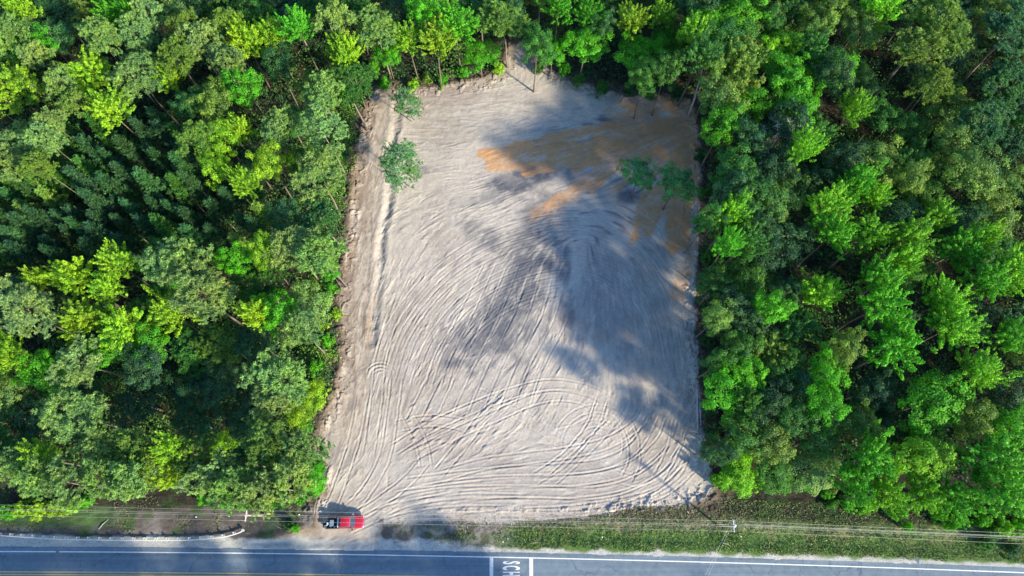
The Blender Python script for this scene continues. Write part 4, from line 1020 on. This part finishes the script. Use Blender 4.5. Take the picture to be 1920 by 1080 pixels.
gl = MB(); gl.add([(-.74,-.84,1.2),(-.74,.84,1.2),(-.61,.64,1.74),(-.61,-.64,1.74)], [(0,3,2,1)]); gl.build('rear_window', M['glass'], tr)
for s in (-1, 1):
    gl = MB(); gl.add([(1.5,s*.92,1.2),(.03,s*.94,1.2),(.12,s*.745,1.76),(.92,s*.69,1.7)], [(0,1,2,3)]); gl.build('side_window', M['glass'], tr)
    gl = MB(); gl.add([(-.07,s*.94,1.2),(-.68,s*.91,1.2),(-.57,s*.71,1.72),(.07,s*.745,1.76)], [(0,1,2,3)]); gl.build('side_window', M['glass'], tr)
    mm = MB(); mm.box(1.18,1.36,s*1.17-.13,s*1.17+.13,1.14,1.36,.03); mm.box(1.24,1.3,min(s*.95,s*1.06),max(s*.95,s*1.06),1.18,1.24); mm.build('wing_mirror', M['chrome'] if s > 0 else M['black'], tr)
    hl = MB(); hl.box(2.72,2.99,s*.72-.17,s*.72+.17,.86,1.0,.03); hl.build('headlight', M['lamp'], tr)
    tl = MB(); tl.box(-2.97,-2.9,s*.92-.07,s*.92+.07,.8,1.15,.01); tl.build('tail_light', M['redlamp'], tr)
    for x in (2.05, -1.85):
        wm = MB(); wm.tube([(x,s*.74,.40),(x,s*.76,.40),(x,s*.96,.40),(x,s*.985,.40)], [.34,.40,.40,.34], 20); wh = wm.build('wheel', M['tyre'], tr, True)
        rm = MB(); rm.tube([(x,s*.97,.40),(x,s*.995,.40)], [.22,.2], 14); rm.build('rim', M['rim'], wh)
bmp = MB(); q = [(2.86,-.9),(3.0,-.78),(3.08,-.4),(3.1,0),(3.08,.4),(3.0,.78),(2.86,.9)]
for i in range(6):
    a, b = q[i], q[i+1]; bmp.add([(a[0],a[1],.5),(b[0],b[1],.5),(b[0]+.06,b[1],.52),(a[0]+.06,a[1],.52),(a[0],a[1],.86),(b[0],b[1],.86),(b[0]+.06,b[1],.84),(a[0]+.06,a[1],.84)], [(3,2,1,0),(4,5,6,7),(3,7,6,2),(0,1,5,4),(0,4,7,3),(1,2,6,5)])
bmp.build('front_bumper', M['chrome'], tr)
gm = MB(); gm.box(2.97,3.03,-.5,.5,.74,.95,.01); gm.build('grille', M['chrome'], tr)
bl = MB(); bl.box(-2.9,-.8,-.86,.86,.62,.68); bl.build('bed_floor', M['liner'], tr)
for s in (-1, 1):
    rl = MB(); rl.box(-2.88,-.8,s*.92-.06,s*.92+.06,1.275,1.30,.01); rl.build('bed_rail_cap', M['liner'], tr)
tg_ = MB(); tg_.box(-3.45,-2.93,-.8,.8,.66,.73,.02); tg_.build('tailgate', M['liner'], tr)
hw = MB()
for i in range(5): hw.box(.99,1.03,-.4+i*.2-.02,-.4+i*.2+.02,1.735,1.765,.005)
hw.build('cab_lights', M['lamp'], tr)
tb = MB(); tb.box(-1.10,-.88,-.78,.66,1.02,1.36,.03); tbo = tb.build('bed_toolbox', M['whiteplastic'], tr)
ln = MB(); ln.box(-1.0,-.97,-.7,.6,1.362,1.375); ln.build('lid_seam', M['galv'], tbo)
def cargo(name, mb, mat, label, cat, off):
    o = mb.build(name, mat); c, s = math.cos(R_(1)), math.sin(R_(1)); o.location = (tc_.x+off[0]*c-off[1]*s, tc_.y+off[0]*s+off[1]*c, .03+off[2]); o.rotation_euler.z = R_(off[3] if len(off) > 3 else 1)
    return tag(o, label, cat, None)
mb = MB(); mb.box(-.28,.28,-.45,.45,0,.45,.04); c = cargo('cooler', mb, M['whiteplastic'], 'large grey-blue cooler in the middle of the truck bed', 'cooler', (-2.0,-.12,.69))
c.data.materials[0] = new_mat('blue_grey_plastic', (.10,.16,.2), .45); lid = MB(); lid.box(-.3,.3,-.47,.47,.452,.52,.03); lid.build('lid', new_mat('cooler_lid', (.16,.25,.31), .4), c)
def canister(r0, h): 
    m_ = MB(); m_.tube([(0,0,0),(0,0,.03),(0,0,h*.75),(0,0,h*.92),(0,0,h)], [r0*.9,r0,r0,r0*.5,r0*.3], 14); return m_
cargo('fuel_can', canister(.14,.4), M['whiteplastic'], 'small white round can by the bed side behind the toolbox', 'can', (-1.55,-.72,.69))
cargo('bucket', canister(.17,.38), M['whiteplastic'], 'white bucket at the rear right corner of the truck bed', 'bucket', (-2.2,-.62,.69))
mb = MB(); mb.box(-.3,.3,-.1,.1,0,.25,.05); cargo('white_bag', mb, M['whiteplastic'], 'white bag lying across the lowered tailgate', 'bag', (-2.95,-.52,.74,20))
mb = MB(); mb.box(-.2,.2,-.14,.14,0,.3,.04); cargo('crate', mb, M['whiteplastic'], 'small white crate on the tailgate beside the black tarp', 'crate', (-2.62,-.2,.70,-15))
mb = MB()
for a in range(4): mb.tube([(-.35+.2*a,-.3,.1+.1*(a % 2)),(-.3+.2*a,.3,.45-.1*(a % 2))], .02, 6)
mb.tube([(-.4,-.3,.1),(.35,-.25,.3)], .02, 6); mb.tube([(-.4,.3,.3),(.35,.3,.4)], .02, 6)
cargo('folding_chair', mb, M['chrome'], 'folded metal chair frame at the rear left of the truck bed', 'folding chair', (-2.95,.45,.75,12))
mb = MB(); pts = []
g = 9
for i in range(g):
    for j in range(g):
        u, v_ = i/(g-1)*2-1, j/(g-1)*2-1; pts.append((u*.42, v_*.34, .03+.3*(1-u*u)*(1-v_*v_)*(1+.4*math.sin(5*u+3*v_))))
mb.add(pts, [(i*g+j, (i+1)*g+j, (i+1)*g+j+1, i*g+j+1) for i in range(g-1) for j in range(g-1)]); mb.add([(x, y, 0) for x, y, z in pts], [(i*g+j, i*g+j+1, (i+1)*g+j+1, (i+1)*g+j) for i in range(g-1) for j in range(g-1)])
cargo('tarp', mb, M['black'], 'crumpled black tarp at the rear right of the truck bed', 'tarp', (-3.0,-.80+.25,.74)) if False else cargo('tarp', mb, M['black'], 'crumpled black tarp heaped in the truck bed by the chair frame', 'tarp', (-2.5,.45,.69))
# litter on the verge
M['litter'] = new_mat('white_litter', (.85,.85,.82), .6)
for i, (a, b, lab) in enumerate(((368,969,'white scrap of litter on the dirt left of the power pole'),(430,968,'small white scrap of litter beside the power pole\'s wires'),(561,965,'tiny pale scrap beside the bush near the truck'),
        (943,1016,'white torn scrap on the verge just above the road lettering'),(1549,1013,'white scrap in the mown grass below the wires'),(1129,1007,'small white scrap on the grass above the sunlit lane'),(1389,1006,'small white scrap on the grass near the transformer pole'),(2,952,'pale scrap by the bright shrubs at the left picture edge'),(952,1010,'second torn scrap on the verge above the road lettering'))):
    p_ = P(a, b, .1); rr = random.Random(i); mb = MB(); k = 8; ring = [(math.cos(t*6.283/k)*rr.uniform(.07,.16), math.sin(t*6.283/k)*rr.uniform(.05,.13), rr.uniform(.1,.22)) for t in range(k)]
    mb.add([(0,0,.28)]+ring+[(x*.8, y*.8, 0) for x, y, z in ring], [(0, 1+j, 1+(j+1) % k) for j in range(k)]+[(1+j, 1+k+j, 1+k+(j+1) % k, 1+(j+1) % k) for j in range(k)])
    o = mb.build('litter', M['litter']); o.location = (p_.x, p_.y, .03); tag(o, lab, 'litter', 'litter on the verge')
